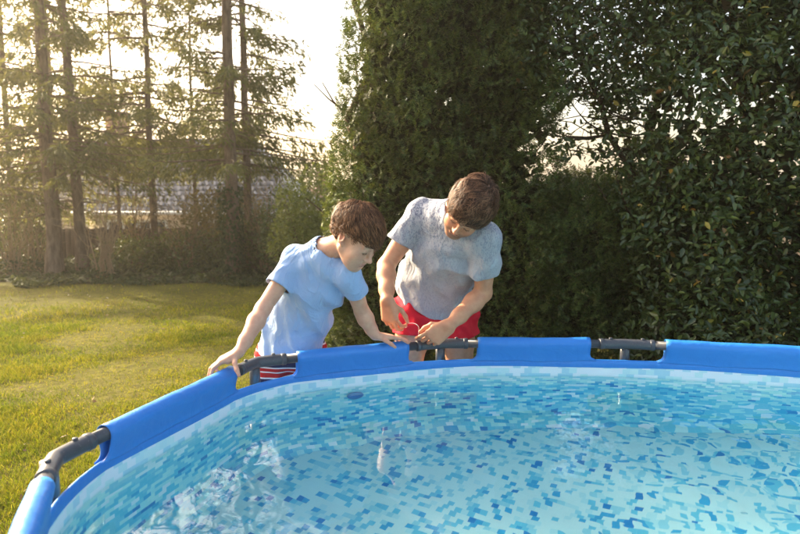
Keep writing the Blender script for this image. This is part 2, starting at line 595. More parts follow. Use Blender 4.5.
def build_pool():
    ctr = OUT.mean(0)
    root = empty('frame_pool', (ctr[0], ctr[1], 0))
    tag(root, 'round blue above ground frame pool with mosaic liner and grey steel corners', 'pool')
    # PVC
    t = NT('blue_vinyl')
    p = t.pos()
    n = t.noise(6, 4, 0.6, p); n2 = t.noise(160, 2, 0.5, p)
    c = t.mix(n, (0.020, 0.19, 0.62), (0.030, 0.235, 0.70))
    nm = t.bump(t.math('ADD', t.math('MULTIPLY', t.noise(16, 3, 0.5, p, 0.8), 1.0), t.math('MULTIPLY', n2, 0.05)), 0.42, 0.012)
    vinyl = t.done(t.bsdf(c, t.math('MULTIPLY_ADD', n, 0.2, 0.30), 0.5, nm))
    t = NT('grey_steel_paint')
    p = t.pos()
    n = t.noise(30, 4, 0.65, p)
    c = t.mix(n, (0.040, 0.045, 0.058), (0.075, 0.082, 0.10))
    c = t.mix(t.ramp(t.noise(140, 3, 0.7, p), [(0.62, (0, 0, 0)), (0.72, (1, 1, 1))]), c, (0.16, 0.155, 0.15))
    steel = t.done(t.bsdf(c, t.math('MULTIPLY_ADD', n, 0.25, 0.22), 0.5))
    # liner: wall and floor
    s = np.concatenate([[0], np.cumsum(np.linalg.norm(np.diff(OUT, axis=0), axis=1))])
    zs = np.array([0.668, 0.64, 0.61, 0.50, 0.36, 0.22, 0.10, 0.045, 0.022])
    bulge = [0.0, 0.0, 0.002, 0.006, 0.009, 0.009, 0.003, -0.012, -0.050]
    rows = []; uv = []
    wob = 0.006 * np.sin(s * 9.0) + 0.004 * np.sin(s * 23.0)
    N = len(OUT)
    bulge = np.array(bulge)
    vv = zs[0] - np.concatenate([[0], np.cumsum(np.hypot(np.diff(zs), np.diff(bulge)))])
    for z, b, v_ in zip(zs, bulge, vv):
        q = OUT + OUTN * (0.006 - b + (wob * (0.7 - z) * 1.2)[:, None])
        q = np.vstack([q, q[:1]])
        rows.append(np.column_stack([q, np.full(N + 1, z)]))
        L = s[-1] + np.linalg.norm(OUT[0] - OUT[-1])
        uv.append(np.column_stack([np.append(s, L), np.full(N + 1, v_)]))
    v, f = strip(rows, closed=False)
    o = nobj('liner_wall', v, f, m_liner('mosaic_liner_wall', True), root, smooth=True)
    set_uv(o, np.concatenate(uv))
    rows = [rows[-1][:-1]]
    base = rows[0][:, :2]
    for k in (0.8, 0.6, 0.4, 0.2, 0.02):
        q = ctr + (base - ctr) * k
        z = 0.020 + 0.006 * snoise(np.column_stack([q, 0 * q[:, 0]]), 3.0, 7)
        rows.append(np.column_stack([q, z]))
    v, f = strip(rows)
    o = nobj('liner_floor', v, f, m_liner('mosaic_liner_floor', False), root, smooth=True)
    set_uv(o, v[:, :2])
    # outer wall
    rows = [ring(-0.004 - 0.02 * math.sin(math.pi * (0.70 - z) / 0.7), z) for z in (0.680, 0.62, 0.5, 0.36, 0.22, 0.10, 0.03, 0.004)]
    v, f = strip(rows[::-1])
    nobj('outer_wall', v, f, vinyl, root, smooth=True)
    # the band that closes the top of the wall, continuous under the openings
    wv = 0.003 * np.sin(s * 7.0)
    rows = [ring(0.0075, 0.655 + wv), ring(0.0085, 0.668 + wv), ring(0.0080, 0.685), ring(0.003, 0.6895), ring(-0.003, 0.687), ring(-0.0085, 0.665)]
    v, f = strip(rows[::-1])
    nobj('rim_band', v, f, vinyl, root, smooth=True)
    # frame: corner fittings, beams, sleeves, legs
    for i in range(NC):
        c0, c1 = CORN[i], CORN[(i + 1) % NC]
        d = unit(c1 - c0); Ls = np.linalg.norm(c1 - c0)
        nin = np.array([d[1], -d[0]])
        mb = MB()
        a = c0 + d * 0.10; b = c1 - d * 0.10
        mb.tube([[*a, RIM_Z], [*b, RIM_Z]], 0.0195, 18)
        nobj_beam = mb.build('beam', steel, root, True)
        # sleeve profile: inner flap, over the tube, outer flap (n, z)
        low = [(0.0100, -0.0790), (0.0101, -0.0745), (0.0106, -0.068), (0.012, -0.060), (0.0145, -0.050), (0.018, -0.036), (0.0235, -0.018)]
        prof = list(low)
        for k in range(0, 13):
            a_ = math.radians(0 + 15 * k)
            prof.append((TUBE_R * 0.98 * math.cos(a_), TUBE_R * math.sin(a_)))
        prof += [(-n_, z_) for n_, z_ in low[::-1]]
        ns = 26
        rows = []
        for (pn, pz) in prof:
            lw = min(1.0, max(0.0, (-0.042 - pz) / 0.031))
            g = GAP - 0.030 * (1 - math.sqrt(max(0, 1 - lw ** 2)))
            tt = np.linspace(g, Ls - g, ns)
            sag = 0.0022 * np.sin(tt * 17 + i) + 0.0015 * np.sin(tt * 41 + 2 * i)
            wr = 1 + 0.02 * np.sin(tt * 29 + pz * 60)
            pp = c0 + d * tt[:, None] + nin * ((pn * wr)[:, None])
            rows.append(np.column_stack([pp, np.full(ns, RIM_Z + pz) + sag * (0.4 if pz > -0.02 else 1.0)]))
        v, f = strip(rows, closed=False)
        o = nobj('beam_sleeve', v, f[:, ::-1], vinyl, root, smooth=True)
        md = o.modifiers.new('thickness', 'SOLIDIFY'); md.thickness = 0.0016; md.offset = 0
    for i in range(NC):
        p0, p1, p2 = CORN[i - 1], CORN[i], CORN[(i + 1) % NC]
        d0 = unit(p0 - p1); d1 = unit(p2 - p1)
        bis = unit(-(d0 + d1))                            # outwards
        cz = RIM_Z
        cp = p1
        mb = MB()
        A = cp + d0 * 0.115; B = cp + d1 * 0.115
        pts = []
        for k in range(15):
            t_ = k / 14
            q = (1 - t_) ** 2 * A + 2 * t_ * (1 - t_) * (cp + bis * 0.006) + t_ * t_ * B
            q2 = A + (cp - A) * min(1, t_ * 2) if t_ < 0.5 else cp + (B - cp) * (t_ * 2 - 1)
            q = 0.35 * q + 0.65 * q2 if 0 < k < 14 else q
            pts.append([*q, cz])
        mb.tube(pts, 0.0228, 20)
        for P_, D_ in ((A, d0), (B, d1)):                 # raised collars at both ends
            mb.tube([[*(P_ - D_ * 0.014), cz], [*(P_ - D_ * 0.012), cz], [*(P_ + D_ * 0.004), cz], [*(P_ + D_ * 0.006), cz]], [0.023, 0.0246, 0.0246, 0.023], 20)
        # stub that takes the leg
        leg_c = cp + bis * 0.012
        mb.tube([[*leg_c, cz - 0.005], [*leg_c, cz - 0.10]], 0.0215, 18)
        fit = mb.build('corner_fitting', steel, root, True)
        for D_ in (d0, d1):
            mp = MB()
            q = cp + D_ * 0.07
            mp.tube([[*q, cz + 0.020], [*q, cz + 0.0275], [*q, cz + 0.029]], [0.0075, 0.0075, 0.005], 12)
            pin = mp.build('locking_pin', steel, None, False)
            pin.data.transform(Matrix.Translation(Vector((-parent_loc(fit)).tolist())))
            pin.parent = fit
        ml = MB()
        foot = leg_c + bis * 0.045
        ml.tube([[*leg_c, cz - 0.09], [*(leg_c + bis * 0.03), 0.40], [*foot, 0.03]], 0.018, 16)
        leg = ml.build('leg', steel, root, True)
        mf = MB()
        mf.tube([[*foot, 0.055], [*foot, 0.03], [*foot, 0.001]], [0.026, 0.03, 0.034], 16)
        ft = mf.build('foot_cap', steel, None, True)
        ft.data.transform(Matrix.Translation(Vector((-parent_loc(leg)).tolist())))
        ft.parent = leg
    # round hose fitting on the wall under the water
    i = int(np.argmin(np.linalg.norm(OUT - rim_point(352, 352), axis=1)))
    p = OUT[i]; n_ = OUTN[i]
    mb = MB()
    c = np.array([*(p + n_ * 0.012), 0.50])
    n3 = np.array([*n_, 0])
    mb.tube([c, c + n3 * 0.010, c + n3 * 0.016], [0.038, 0.038, 0.026], 20)
    mb.build('hose_inlet', plain('inlet_plastic', (0.02, 0.15, 0.42), 0.4), root, True)
    # water
    rings = 96
    rows = []
    base = OUT + OUTN * 0.0035
    m = 4                                               # finer outline for the ripples
    bb = np.vstack([base, base[:1]])
    fine = np.concatenate([bb[:-1] + (bb[1:] - bb[:-1]) * k / m for k in range(m)], 0).reshape(m, -1, 2).transpose(1, 0, 2).reshape(-1, 2)
    fine = fine[::2]
    for k in range(rings + 1):
        sc_ = 1 - (k / rings) * 0.995
        q = ctr + (fine - ctr) * sc_
        rows.append(np.column_stack([q, np.full(len(q), WATER_Z)]))
    v, f = strip(rows)
    P3 = np.column_stack([v[:, 0], v[:, 1], 0 * v[:, 0]])
    rr = np.linalg.norm(v[:, :2] - np.array([0.12, 2.45]), axis=1)
    a = np.clip(0.7 + 0.5 * snoise(P3, 1.6, 20), 0.25, 1.3) * (0.55 + 0.75 * np.clip((v[:, 0] - 0.15) / 0.7, 0, 1))
    z = a * (0.0013 * snoise(P3, 7.0, 1) + 0.0007 * snoise(P3, 17.0, 13) + 0.00045 * snoise(P3, 38.0, 25)) \
        + 0.0011 * np.sin(rr * 34) * np.exp(-rr * 1.3)
    v[:, 2] += z
    t = NT('pool_water')
    g = t.n('ShaderNodeBsdfGlass'); g.inputs['IOR'].default_value = 1.333; g.inputs['Roughness'].default_value = 0.0
    g.inputs['Color'].default_value = (0.96, 0.99, 1.0, 1)
    w = nobj('water', v, f[:, ::-1], t.done(g.outputs[0]), smooth=True)
    tag(w, kind='structure')


build_ground()
build_pool()
build_grass()

# ------------------------------------------------------------------ plants
def frames(D, seed):
    """for directions D (n,3): side and normal vectors with a random roll"""
    r = np.random.default_rng(seed)
    a = unit(r.normal(size=D.shape))
    S = unit(np.cross(D, a))
    return S, np.cross(S, D)


def scatter(tv, tf, P, D, U, scale):
    """copies of a small template (x side, y along, z up) at P along D with up near U"""
    D = unit(D)
    S = unit(np.cross(D, U)); N = np.cross(S, D)
    n = len(P); m = len(tv)
    sc_ = np.asarray(scale).reshape(-1, 1, 1) * np.ones((n, 1, 1))
    v = P[:, None, :] + sc_ * (tv[None, :, 0:1] * S[:, None] + tv[None, :, 1:2] * D[:, None] + tv[None, :, 2:3] * N[:, None])
    out = []
    for f in (tf if isinstance(tf, list) else [tf]):
        f = np.asarray(f)
        out.append((np.arange(n)[:, None, None] * m + f[None]).reshape(-1, f.shape[1]))
    return v.reshape(-1, 3), out


def sprig(nn=7, seed=0, L=1.0, nl=0.32, w=0.085):
    """a yew twig: stalk with two ranks of flat needles"""
    r = np.random.default_rng(seed)
    v, t = [], []
    for i in range(nn):
        y = L * (0.08 + 0.86 * i / (nn - 1)); k = nl * (1 - 0.45 * i / (nn - 1)) * r.uniform(0.8, 1.15)
        for s in (-1, 1):
            a = r.uniform(0.55, 0.85); z = r.uniform(-0.06, 0.12)
            tip = np.array([s * k * math.cos(a) * 1.1, y + k * math.sin(a), z])
            b = np.array([0, y, 0.02])
            o = np.array([0, w * 0.5, 0])
            mid = b + (tip - b) * 0.55
            pr = unit(np.cross(tip - b, [0, 0, 1.0])) * w * 0.5
            j = len(v)
            v += [b + pr * 0.9, tip, b - pr * 0.9]
            t.append([j, j + 1, j + 2])
    j = len(v)
    v += [np.array([-0.012, 0, 0]), np.array([0.012, 0, 0]), np.array([0, L, 0.03])]
    t.append([j, j + 1, j + 2])
    return np.array(v, float), [np.array(t)]


def leaf_tpl(w=0.42, fold=0.10, curl=-0.12):
    """one broad leaf, folded along the midrib and curling to its tip"""
    v = np.array([[0, 0, 0], [0, 1, curl], [-w * 0.5, 0.32, fold], [-w * 0.40, 0.70, fold * 0.6 + curl * 0.35],
                  [w * 0.5, 0.32, fold], [w * 0.40, 0.70, fold * 0.6 + curl * 0.35]])
    return v, [np.array([[0, 1, 3, 2], [0, 4, 5, 1]])]


def box_shell(lo, hi, n, depth, seed, faces, bumps=0.10, freq=2.4, rnd=0.25):
    """points in the outer layer of a clipped hedge (rounded box) + outward normals"""
    r = np.random.default_rng(seed)
    lo = np.array(lo, float); hi = np.array(hi, float)
    P, N = [], []
    areas = {'front': (hi[0] - lo[0]) * (hi[2] - lo[2]), 'back': (hi[0] - lo[0]) * (hi[2] - lo[2]),
             'left': (hi[1] - lo[1]) * (hi[2] - lo[2]), 'right': (hi[1] - lo[1]) * (hi[2] - lo[2]),
             'top': (hi[0] - lo[0]) * (hi[1] - lo[1])}
    tot = sum(areas[k] * w for k, w in faces.items())
    for k, w in faces.items():
        m = int(n * areas[k] * w / tot)
        p = lo + (hi - lo) * r.random((m, 3)); nn = np.zeros((m, 3))
        if k == 'front': p[:, 1] = lo[1]; nn[:, 1] = -1
        if k == 'back': p[:, 1] = hi[1]; nn[:, 1] = 1
        if k == 'left': p[:, 0] = lo[0]; nn[:, 0] = -1
        if k == 'right': p[:, 0] = hi[0]; nn[:, 0] = 1
        if k == 'top': p[:, 2] = hi[2]; nn[:, 2] = 1
        P.append(p); N.append(nn)
    P = np.concatenate(P); N = np.concatenate(N)
    # round the corners
    c = np.clip(P, lo + rnd, hi - rnd); c[:, 2] = np.clip(P[:, 2], lo[2], hi[2] - rnd)
    d = P - c
    l = np.linalg.norm(d, axis=1, keepdims=True)
    ok = l[:, 0] > 1e-6
    nn = np.where(l > 1e-6, d / np.maximum(l, 1e-6), N)
    P = np.where(l > rnd, c + nn * rnd, P)
    N = unit(nn)
    b = bumps * (snoise(P, freq * 2.2, 3) * 0.7 + snoise(P, freq * 5.5, 8) * 0.45 + 0.2 * snoise(P, freq * 13, 18))
    P = P + N * b[:, None] - N * (depth * r.random((len(P), 1)) ** 1.3)
    return P, N


def limb(mb, p, q, r0, r1, bend, rng, n=7, sides=7):
    t = np.linspace(0, 1, n)[:, None]
    p = np.array(p, float); q = np.array(q, float)
    pts = p + (q - p) * t + np.array(bend) * (np.sin(np.pi * t))
    pts[1:-1] += rng.normal(size=(n - 2, 3)) * np.linalg.norm(q - p) * 0.018
    mb.tube(pts, np.linspace(r0, r1, n), sides, cap=False)
    return pts


def m_bark(name, a, b, sc=1.0):
    t = NT(name)
    p = t.obj()
    v = t.mapv(p, scale=(9 * sc, 9 * sc, 2.2 * sc))
    n = t.noise(1.6, 5, 0.7, v, 0.4)
    c = t.ramp(n, [(0.32, a), (0.6, b), (0.8, tuple(x * 1.35 for x in b))])
    return t.done(t.bsdf(c, 0.9, 0.15, t.bump(n, 0.8, 0.03)))


def build_hedges():
    rng = np.random.default_rng(21)
    yew = leafmat('yew_needles', [(0, (0.026, 0.048, 0.012)), (0.35, (0.055, 0.090, 0.020)), (0.7, (0.095, 0.138, 0.030)), (0.93, (0.16, 0.195, 0.045)), (1, (0.17, 0.13, 0.05))],
                  0.5, 0.22, (0.20, 0.22, 0.03), 0.35, patch=0.55)
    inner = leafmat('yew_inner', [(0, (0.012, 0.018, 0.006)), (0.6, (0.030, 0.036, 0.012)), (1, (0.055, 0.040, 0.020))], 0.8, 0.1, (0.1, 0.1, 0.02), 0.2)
    barkm = m_bark('hedge_bark', (0.035, 0.022, 0.014), (0.10, 0.065, 0.042))
    tpls = [sprig(6, s, w=0.125) for s in range(5)]

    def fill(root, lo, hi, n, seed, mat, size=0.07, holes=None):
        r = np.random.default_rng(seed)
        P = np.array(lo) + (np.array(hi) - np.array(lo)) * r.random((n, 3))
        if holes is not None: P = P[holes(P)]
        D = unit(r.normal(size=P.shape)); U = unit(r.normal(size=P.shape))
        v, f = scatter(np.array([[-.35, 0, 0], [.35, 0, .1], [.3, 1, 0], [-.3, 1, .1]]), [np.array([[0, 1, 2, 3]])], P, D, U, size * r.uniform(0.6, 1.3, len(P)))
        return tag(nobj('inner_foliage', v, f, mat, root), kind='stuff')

    def yew_hedge(lo, hi, n, seed, faces, label, depth=0.16, keep=None, size=0.082, nfill=9000, fill_in=0.22):
        c = ((lo[0] + hi[0]) / 2, (lo[1] + hi[1]) / 2, 0)
        root = empty('yew_hedge', c)
        tag(root, label, 'hedge', 'tall evergreen hedges behind the pool')
        P, N = box_shell(lo, hi, n, depth, seed, faces, 0.125)
        P2, N2 = box_shell(np.array(lo) + 0.02, np.array(hi) - 0.02, n // 3, 0.3, seed + 5, faces, 0.10)
        P = np.concatenate([P, P2]); N = np.concatenate([N, N2])
        if keep is not None:
            k = keep(P); P, N = P[k], N[k]
        r = np.random.default_rng(seed + 1)
        D = unit(N * 0.75 + np.array([0, 0, 0.35]) + r.normal(size=N.shape) * 0.55)
        U = unit(N * 0.3 + np.array([0, 0, 1.0]) + r.normal(size=N.shape) * 0.35)
        S = size * r.uniform(0.65, 1.35, len(P))
        vs, ft, k0 = [], [], 0
        w = r.integers(0, len(tpls), len(P))
        for i, (tv, tf) in enumerate(tpls):
            m = w == i
            v, f = scatter(tv, tf, P[m] - D[m] * (S[m] * 0.5)[:, None], D[m], U[m], S[m])
            vs.append(v); ft.append(f[0] + k0); k0 += len(v)
        o = nobj('foliage', np.concatenate(vs), [np.concatenate(ft)], yew, root)
        tag(o, kind='stuff')
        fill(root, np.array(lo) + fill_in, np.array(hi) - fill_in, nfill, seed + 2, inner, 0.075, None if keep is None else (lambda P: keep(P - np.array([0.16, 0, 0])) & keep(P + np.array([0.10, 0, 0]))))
        x = lo[0] + 0.3
        while x < hi[0] - 0.1:
            mb = MB()
            y = (lo[1] + hi[1]) / 2 + rng.uniform(-.1, .1)
            top = hi[2] - 0.5
            limb(mb, (x, y, -0.05), (x + rng.uniform(-.1, .1), y, top), 0.045, 0.015, (rng.uniform(-.08, .08), 0, 0), rng, 9)
            for k in range(16):
                z = rng.uniform(0.2, top); a = rng.uniform(0, 6.28)
                L = rng.uniform(0.25, 0.5)
                limb(mb, (x, y, z), (x + L * math.cos(a), y + L * math.sin(a), z + 0.25), 0.011, 0.004, (0, 0, -.03), rng, 4, 5)
            mb.build('trunk', barkm, root, True)
            x += rng.uniform(0.5, 0.7)
        return root

    # tall clipped hedge behind the two people (left corner at the lawn)
    def keepA(P):
        h = (P[:, 0] - 0.75) ** 2 / 0.30 + (P[:, 2] - 2.75) ** 2 / 0.8
        spots = snoise(P * [1, 0.15, 1], 9.0, 6)
        edge = np.clip((P[:, 0] - 0.1) / 0.9, 0, 1)
        lean = (P[:, 0] > -0.54 + 0.115 * (P[:, 2] - 1.2)) & (P[:, 0] < 1.10 + 0.16 * snoise(P * [0, 1, 1], 5, 4) - 0.12 * np.clip(P[:, 2] - 1.6, 0, 0.6))
        return ~((spots > 1.45 - 0.35 * edge * (P[:, 2] > 1.75)) & (h < 3.0)) & lean
    yew_hedge((-0.62, 4.15, 0.05), (1.24, 5.25, 4.3), 24000, 31, {'front': 1.0, 'left': 0.75, 'back': 0.25, 'top': 0.25, 'right': 0.25},
              'tall clipped dark green yew hedge right behind the man and the boy', keep=keepA, nfill=26000)
    yew_hedge((0.95, 4.28, 0.05), (2.55, 5.20, 1.53), 11500, 41, {'front': 1.0, 'left': 0.2, 'back': 0.2, 'top': 0.6, 'right': 0.2},
              'lower yew hedge in the recess between the tall hedge and the glossy leaved holly', size=0.082, nfill=9000)

    # the broad-leaved evergreen to the right
    root = empty('holly_tree', (2.9, 4.3, 0))
    tag(root, 'big glossy leaved evergreen holly filling the right side behind the pool', 'tree')
    glossy = leafmat('holly_leaf', [(0, (0.026, 0.046, 0.013)), (0.4, (0.046, 0.076, 0.019)), (0.8, (0.078, 0.112, 0.027)), (0.975, (0.12, 0.155, 0.035)), (0.985, (0.30, 0.22, 0.02)), (1, (0.22, 0.10, 0.03))],
                     0.34, 0.18, (0.22, 0.26, 0.03), 0.5, patch=0.4)
    r = np.random.default_rng(51)
    Ps, Ns = [], []
    # outer surface: x from 1.55 to 5.4, a face that bulges towards the pool
    n = 60000
    x = 1.45 + 4.2 * r.random(n); z = 0.1 + 3.5 * r.random(n)
    base = np.stack([x, 0 * x, z], 1)
    face = 3.62 + 0.55 * np.clip(1.95 - x, 0, 1) * 1.6 - 0.10 * np.clip(x - 2.4, 0, 3) + 0.16 * snoise(base, 3.0, 2) + 0.10 * snoise(base, 7.5, 5) + 0.04 * snoise(base, 17, 15)
    face += 0.25 * np.clip(z - 2.3, 0, 2)
    y = face + 0.42 * r.random(n) ** 1.2
    left = 1.52 + 0.16 * np.exp(-((z - 1.85) / 0.25) ** 2) + 0.16 * np.clip(z - 1.7, -1, 1.2) * (z > 1.7) + 0.10 * snoise(base * [0, 1, 1] + 3, 4.0, 9)
    top = 3.15 + 0.25 * snoise(base * [1, 0, 0], 2.1, 12) + 0.12 * snoise(base * [1, 0, 0], 6, 14)
    P = np.stack([x, y, z], 1)
    thin = np.exp(-((z - 2.05) / 0.42) ** 2) * np.clip((x - 1.5) / 0.4, 0, 1)
    gaps = 0.8 * snoise(np.stack([x, 0 * x, z], 1), 10, 17) + 0.9 * snoise(np.stack([x, 0 * x, z], 1), 22, 27)
    keep = (x > left) & (z < top) & ~(gaps > 1.65 - 1.15 * thin)
    P = P[keep]
    Ps.append(P)
    # arching boughs above the gap, reaching left towards the tall hedge
    n = 17000
    x = 0.78 + 1.30 * r.random(n); z = 1.98 + 1.45 * r.random(n) + 0.12 * np.abs(x - 1.3)
    y = 4.15 + 0.6 * r.random(n)
    P = np.stack([x, y, z], 1)
    g2 = snoise(P * [1, 0.2, 1], 7.5, 23) + 0.5 * snoise(P * [1, 0.2, 1], 17, 3)
    P = P[(g2 < 1.1) & (z > 2.10 + 0.13 * snoise(P * [1, 0, 0], 6, 31))]
    Ps.append(P)
    # loose twigs hanging into the gap
    n = 1900
    x = 0.95 + 0.95 * r.random(n); z = 1.55 + 0.65 * r.random(n); y = 4.3 + 0.5 * r.random(n)
    P = np.stack([x, y, z], 1)
    P = P[snoise(P * [1, 0.2, 1], 11, 33) > 0.15]
    Ps.append(P)
    P = np.concatenate(Ps)
    out = np.array([0, -1.0, 0.15])
    D = unit(out * 0.35 + r.normal(size=P.shape) * np.array([0.9, 0.6, 0.75]) + np.array([0, 0, -0.12]))
    U = unit(np.array([0, -0.45, 0.9]) + r.normal(size=P.shape) * 0.55)
    tv, tf = leaf_tpl(0.46, 0.09, -0.12)
    v, f = scatter(tv, tf, P, D, U, 0.050 * r.uniform(0.5, 1.35, len(P)))
    tag(nobj('foliage', v, f, glossy, root), kind='stuff')
    # darker, thinner layer deeper in the crown

    def hol(P):
        th = np.exp(-((P[:, 2] - 2.05) / 0.40) ** 2)
        g = 0.8 * snoise(P * [1, 0, 1], 10, 17) + 0.9 * snoise(P * [1, 0, 1], 22, 27)
        return (g < 1.2 - 1.1 * th) & (P[:, 0] > 1.75 + 0.3 * np.clip(P[:, 2] - 1.7, 0, 1))
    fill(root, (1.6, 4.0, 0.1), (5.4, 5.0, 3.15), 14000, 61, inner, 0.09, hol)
    mb = MB()
    for (bx, by, tx, ty, tz, rr) in ((2.5, 4.4, 2.3, 4.4, 3.0, .06), (3.1, 4.5, 3.2, 4.6, 3.1, .055), (3.9, 4.4, 4.1, 4.4, 3.1, .05), (2.1, 4.5, 1.25, 4.5, 2.75, .035), (4.7, 4.4, 4.7, 4.3, 3.0, .05)):
        pts = limb(mb, (bx, by, -0.05), (tx, ty, tz), rr, 0.015, (0.08, 0, 0), rng, 10)
        for k in range(30):
            q = pts[rng.integers(3, 10)]
            a = rng.uniform(0, 6.28); L = rng.uniform(0.3, 0.8)
            limb(mb, q, (q[0] + L * math.cos(a), q[1] + 0.7 * L * math.sin(a), q[2] + rng.uniform(-.1, .4)), 0.010, 0.003, (0, 0, -.05), rng, 5, 5)
    mb.build('trunk', barkm, root, True)
    # bare twigs crossing the gap
    mb = MB()
    for k in range(26):
        a = np.array([rng.uniform(1.5, 1.95), 4.5 + rng.uniform(-.2, .2), rng.uniform(1.7, 2.6)])
        b = np.array([rng.uniform(0.9, 1.35), 4.5 + rng.uniform(-.2, .2), a[2] + rng.uniform(-.25, .35)])
        pts = limb(mb, a, b, 0.007, 0.002, (0, 0, rng.uniform(-.08, .08)), rng, 6, 5)
        for j in range(4):
            q = pts[rng.integers(1, 6)]
            limb(mb, q, q + rng.normal(size=3) * 0.11, 0.003, 0.0012, (0, 0, 0), rng, 4, 4)
    mb.build('twigs', barkm, root)


SPRUCE = []


def spruce(px, Y, width, label, seed, zlow=1.6, Lmax=2.3, dens=1.0, H=10.5, lean=0.0, ivy=False, nb=72, name='spruce_tree'):
    r = np.random.default_rng(seed)
    b = at(px, 262, Y)
    x0, y0 = b[0], Y
    z0 = float(ground_z(x0, y0)) - 0.05
    root = empty(name, (x0, y0, z0))
    tag(root, label, 'tree', 'tall conifers at the far edge of the lawn')
    r0 = width / 2
    n = 18
    zz = np.linspace(0, H, n)
    wob = np.stack([np.cumsum(r.normal(size=n) * 0.012), np.cumsum(r.normal(size=n) * 0.012)], 1)
    pts = np.column_stack([x0 + wob[:, 0] + lean * zz, y0 + wob[:, 1], z0 + zz])
    rad = r0 * (1 - 0.75 * zz / H); rad[0] *= 1.35
    mb = MB(); mb.tube(pts, rad, 12, cap=False)
    mb.build('trunk', MATS['spruce_bark'], root, True)
    mb = MB()
    P, D, S = [], [], []
    for k in range(nb + 14):
        dead = k >= nb
        u = r.random()
        z = zlow + (H - zlow - 0.3) * (u ** 1.45) if not dead else r.uniform(0.8, zlow + 0.8)
        c = np.array([np.interp(z, zz, pts[:, i]) for i in range(3)])
        a = r.uniform(0, 6.283)
        L = Lmax * (1 - 0.72 * z / H) * r.uniform(0.55, 1.1)
        if dead: L *= 0.35
        m = 7
        t = np.linspace(0, 1, m)
        dr = -0.30 * L * (t ** 1.5) + 0.16 * L * t ** 3 + r.uniform(-.05, .16) * L * t
        az = a + 0.25 * r.normal() * t
        bp = c + np.column_stack([np.cos(az) * t * L, np.sin(az) * t * L, dr])
        mb.tube(bp, np.linspace(0.020, 0.004, m) * (0.7 if dead else 1), 4, cap=False)
        if dead: continue
        high = z > 6.5
        step = 0.046 if not high else 0.20
        ns = max(3, int(L / step * dens))
        for i in range(ns):
            tt = 0.18 + 0.82 * (i + r.random()) / ns
            q = np.array([np.interp(tt, t, bp[:, j]) for j in range(3)])
            dirb = unit(np.array([math.cos(a), math.sin(a), -0.15]))
            sd = np.array([-math.sin(a), math.cos(a), 0]) * (1 if r.random() < .5 else -1)
            tl = r.uniform(0.12, 0.42) * (1.15 - 0.5 * tt)
            td = unit(dirb * r.uniform(0.2, .7) + sd * r.uniform(0.2, 1.0) + np.array([0, 0, -r.uniform(0.25, 1.2)]))
            nl = 6 if not high else 2
            for j in range(nl):
                P.append(q + td * tl * (j + r.random()) / nl + np.array([0, 0, -0.05 * (j / nl) ** 2]))
                D.append(td + r.normal(size=3) * 0.45 + dirb * 0.2)
                S.append(r.uniform(0.7, 1.25) * (0.105 if not high else 0.28))
    tag(mb.build('branches', MATS['spruce_bark'], root), kind='stuff')
    P = np.array(P); D = unit(np.array(D)); S = np.array(S)
    U = unit(r.normal(size=P.shape))
    tv = np.array([[0, 0, 0], [0.13, 0.35, 0.03], [0.02, 1, 0], [-0.13, 0.45, -0.03], [0.24, 0.62, 0.05], [-0.22, 0.72, -0.05]])
    v, f = scatter(tv, [np.array([[0, 1, 2, 3]]), np.array([[0, 4, 1], [0, 3, 5]])], P, D, U, S)
    tag(nobj('foliage', v, f, MATS['spruce_needles'], root), kind='stuff')
    if ivy:
        n = 1500
        a = r.uniform(0, 6.283, n); z = r.random(n) ** 1.5 * 1.55
        rr = r0 * 1.25 + 0.07 * r.random(n)
        P = np.column_stack([x0 + rr * np.cos(a), y0 + rr * np.sin(a), z0 + 0.05 + z])
        N = np.column_stack([np.cos(a), np.sin(a), 0 * a])
        v, f = scatter(*leaf_tpl(0.8, 0.05, -0.1), P, unit(N * .4 + [0, 0, -0.6] + r.normal(size=P.shape) * .5), N, 0.06 * r.uniform(.6, 1.2, n))
        tag(nobj('ivy', v, f, MATS['ivy_leaf'], root), kind='stuff')


def bare_shrub(px, Y, h, spread, n, label, seed, mat='pale_stem', leaves=0):
    r = np.random.default_rng(seed)
    b = at(px, 262, Y)
    root = empty('bare_shrub', (b[0], Y, float(ground_z(b[0], Y))))
    tag(root, label, 'shrub', 'leafless shrubs between the trunks')
    mb = MB(); tips = []
    z0 = float(ground_z(b[0], Y)) - 0.05
    for k in range(n):
        a = r.uniform(0, 6.28); s = spread * r.random() ** 0.7
        p = np.array([b[0] + 0.12 * math.cos(a), Y + 0.12 * math.sin(a), z0])
        q = np.array([b[0] + s * math.cos(a), Y + s * math.sin(a), z0 + h * r.uniform(0.6, 1.05)])
        pts = limb(mb, p, q, r.uniform(0.009, 0.018), 0.003, (-.10 * math.cos(a), -.1 * math.sin(a), 0), r, 8, 5)
        for j in range(9):
            i = r.integers(2, 8)
            d = unit(q - p) * 0.5 + r.normal(size=3) * 0.45
            e = pts[i] + d * r.uniform(0.12, 0.4)
            limb(mb, pts[i], e, 0.005, 0.0018, (0, 0, 0), r, 4, 4); tips.append(e)
    mb.build('stems', MATS[mat], root)
    if leaves:
        tips = np.array(tips)
        P = tips[r.integers(0, len(tips), leaves)] + r.normal(size=(leaves, 3)) * 0.08
        v, f = scatter(*leaf_tpl(0.5), P, unit(r.normal(size=P.shape)), unit(r.normal(size=P.shape)), 0.045 * r.uniform(.6, 1.3, leaves))
        tag(nobj('foliage', v, f, MATS['shrub_leaf'], root), kind='stuff')


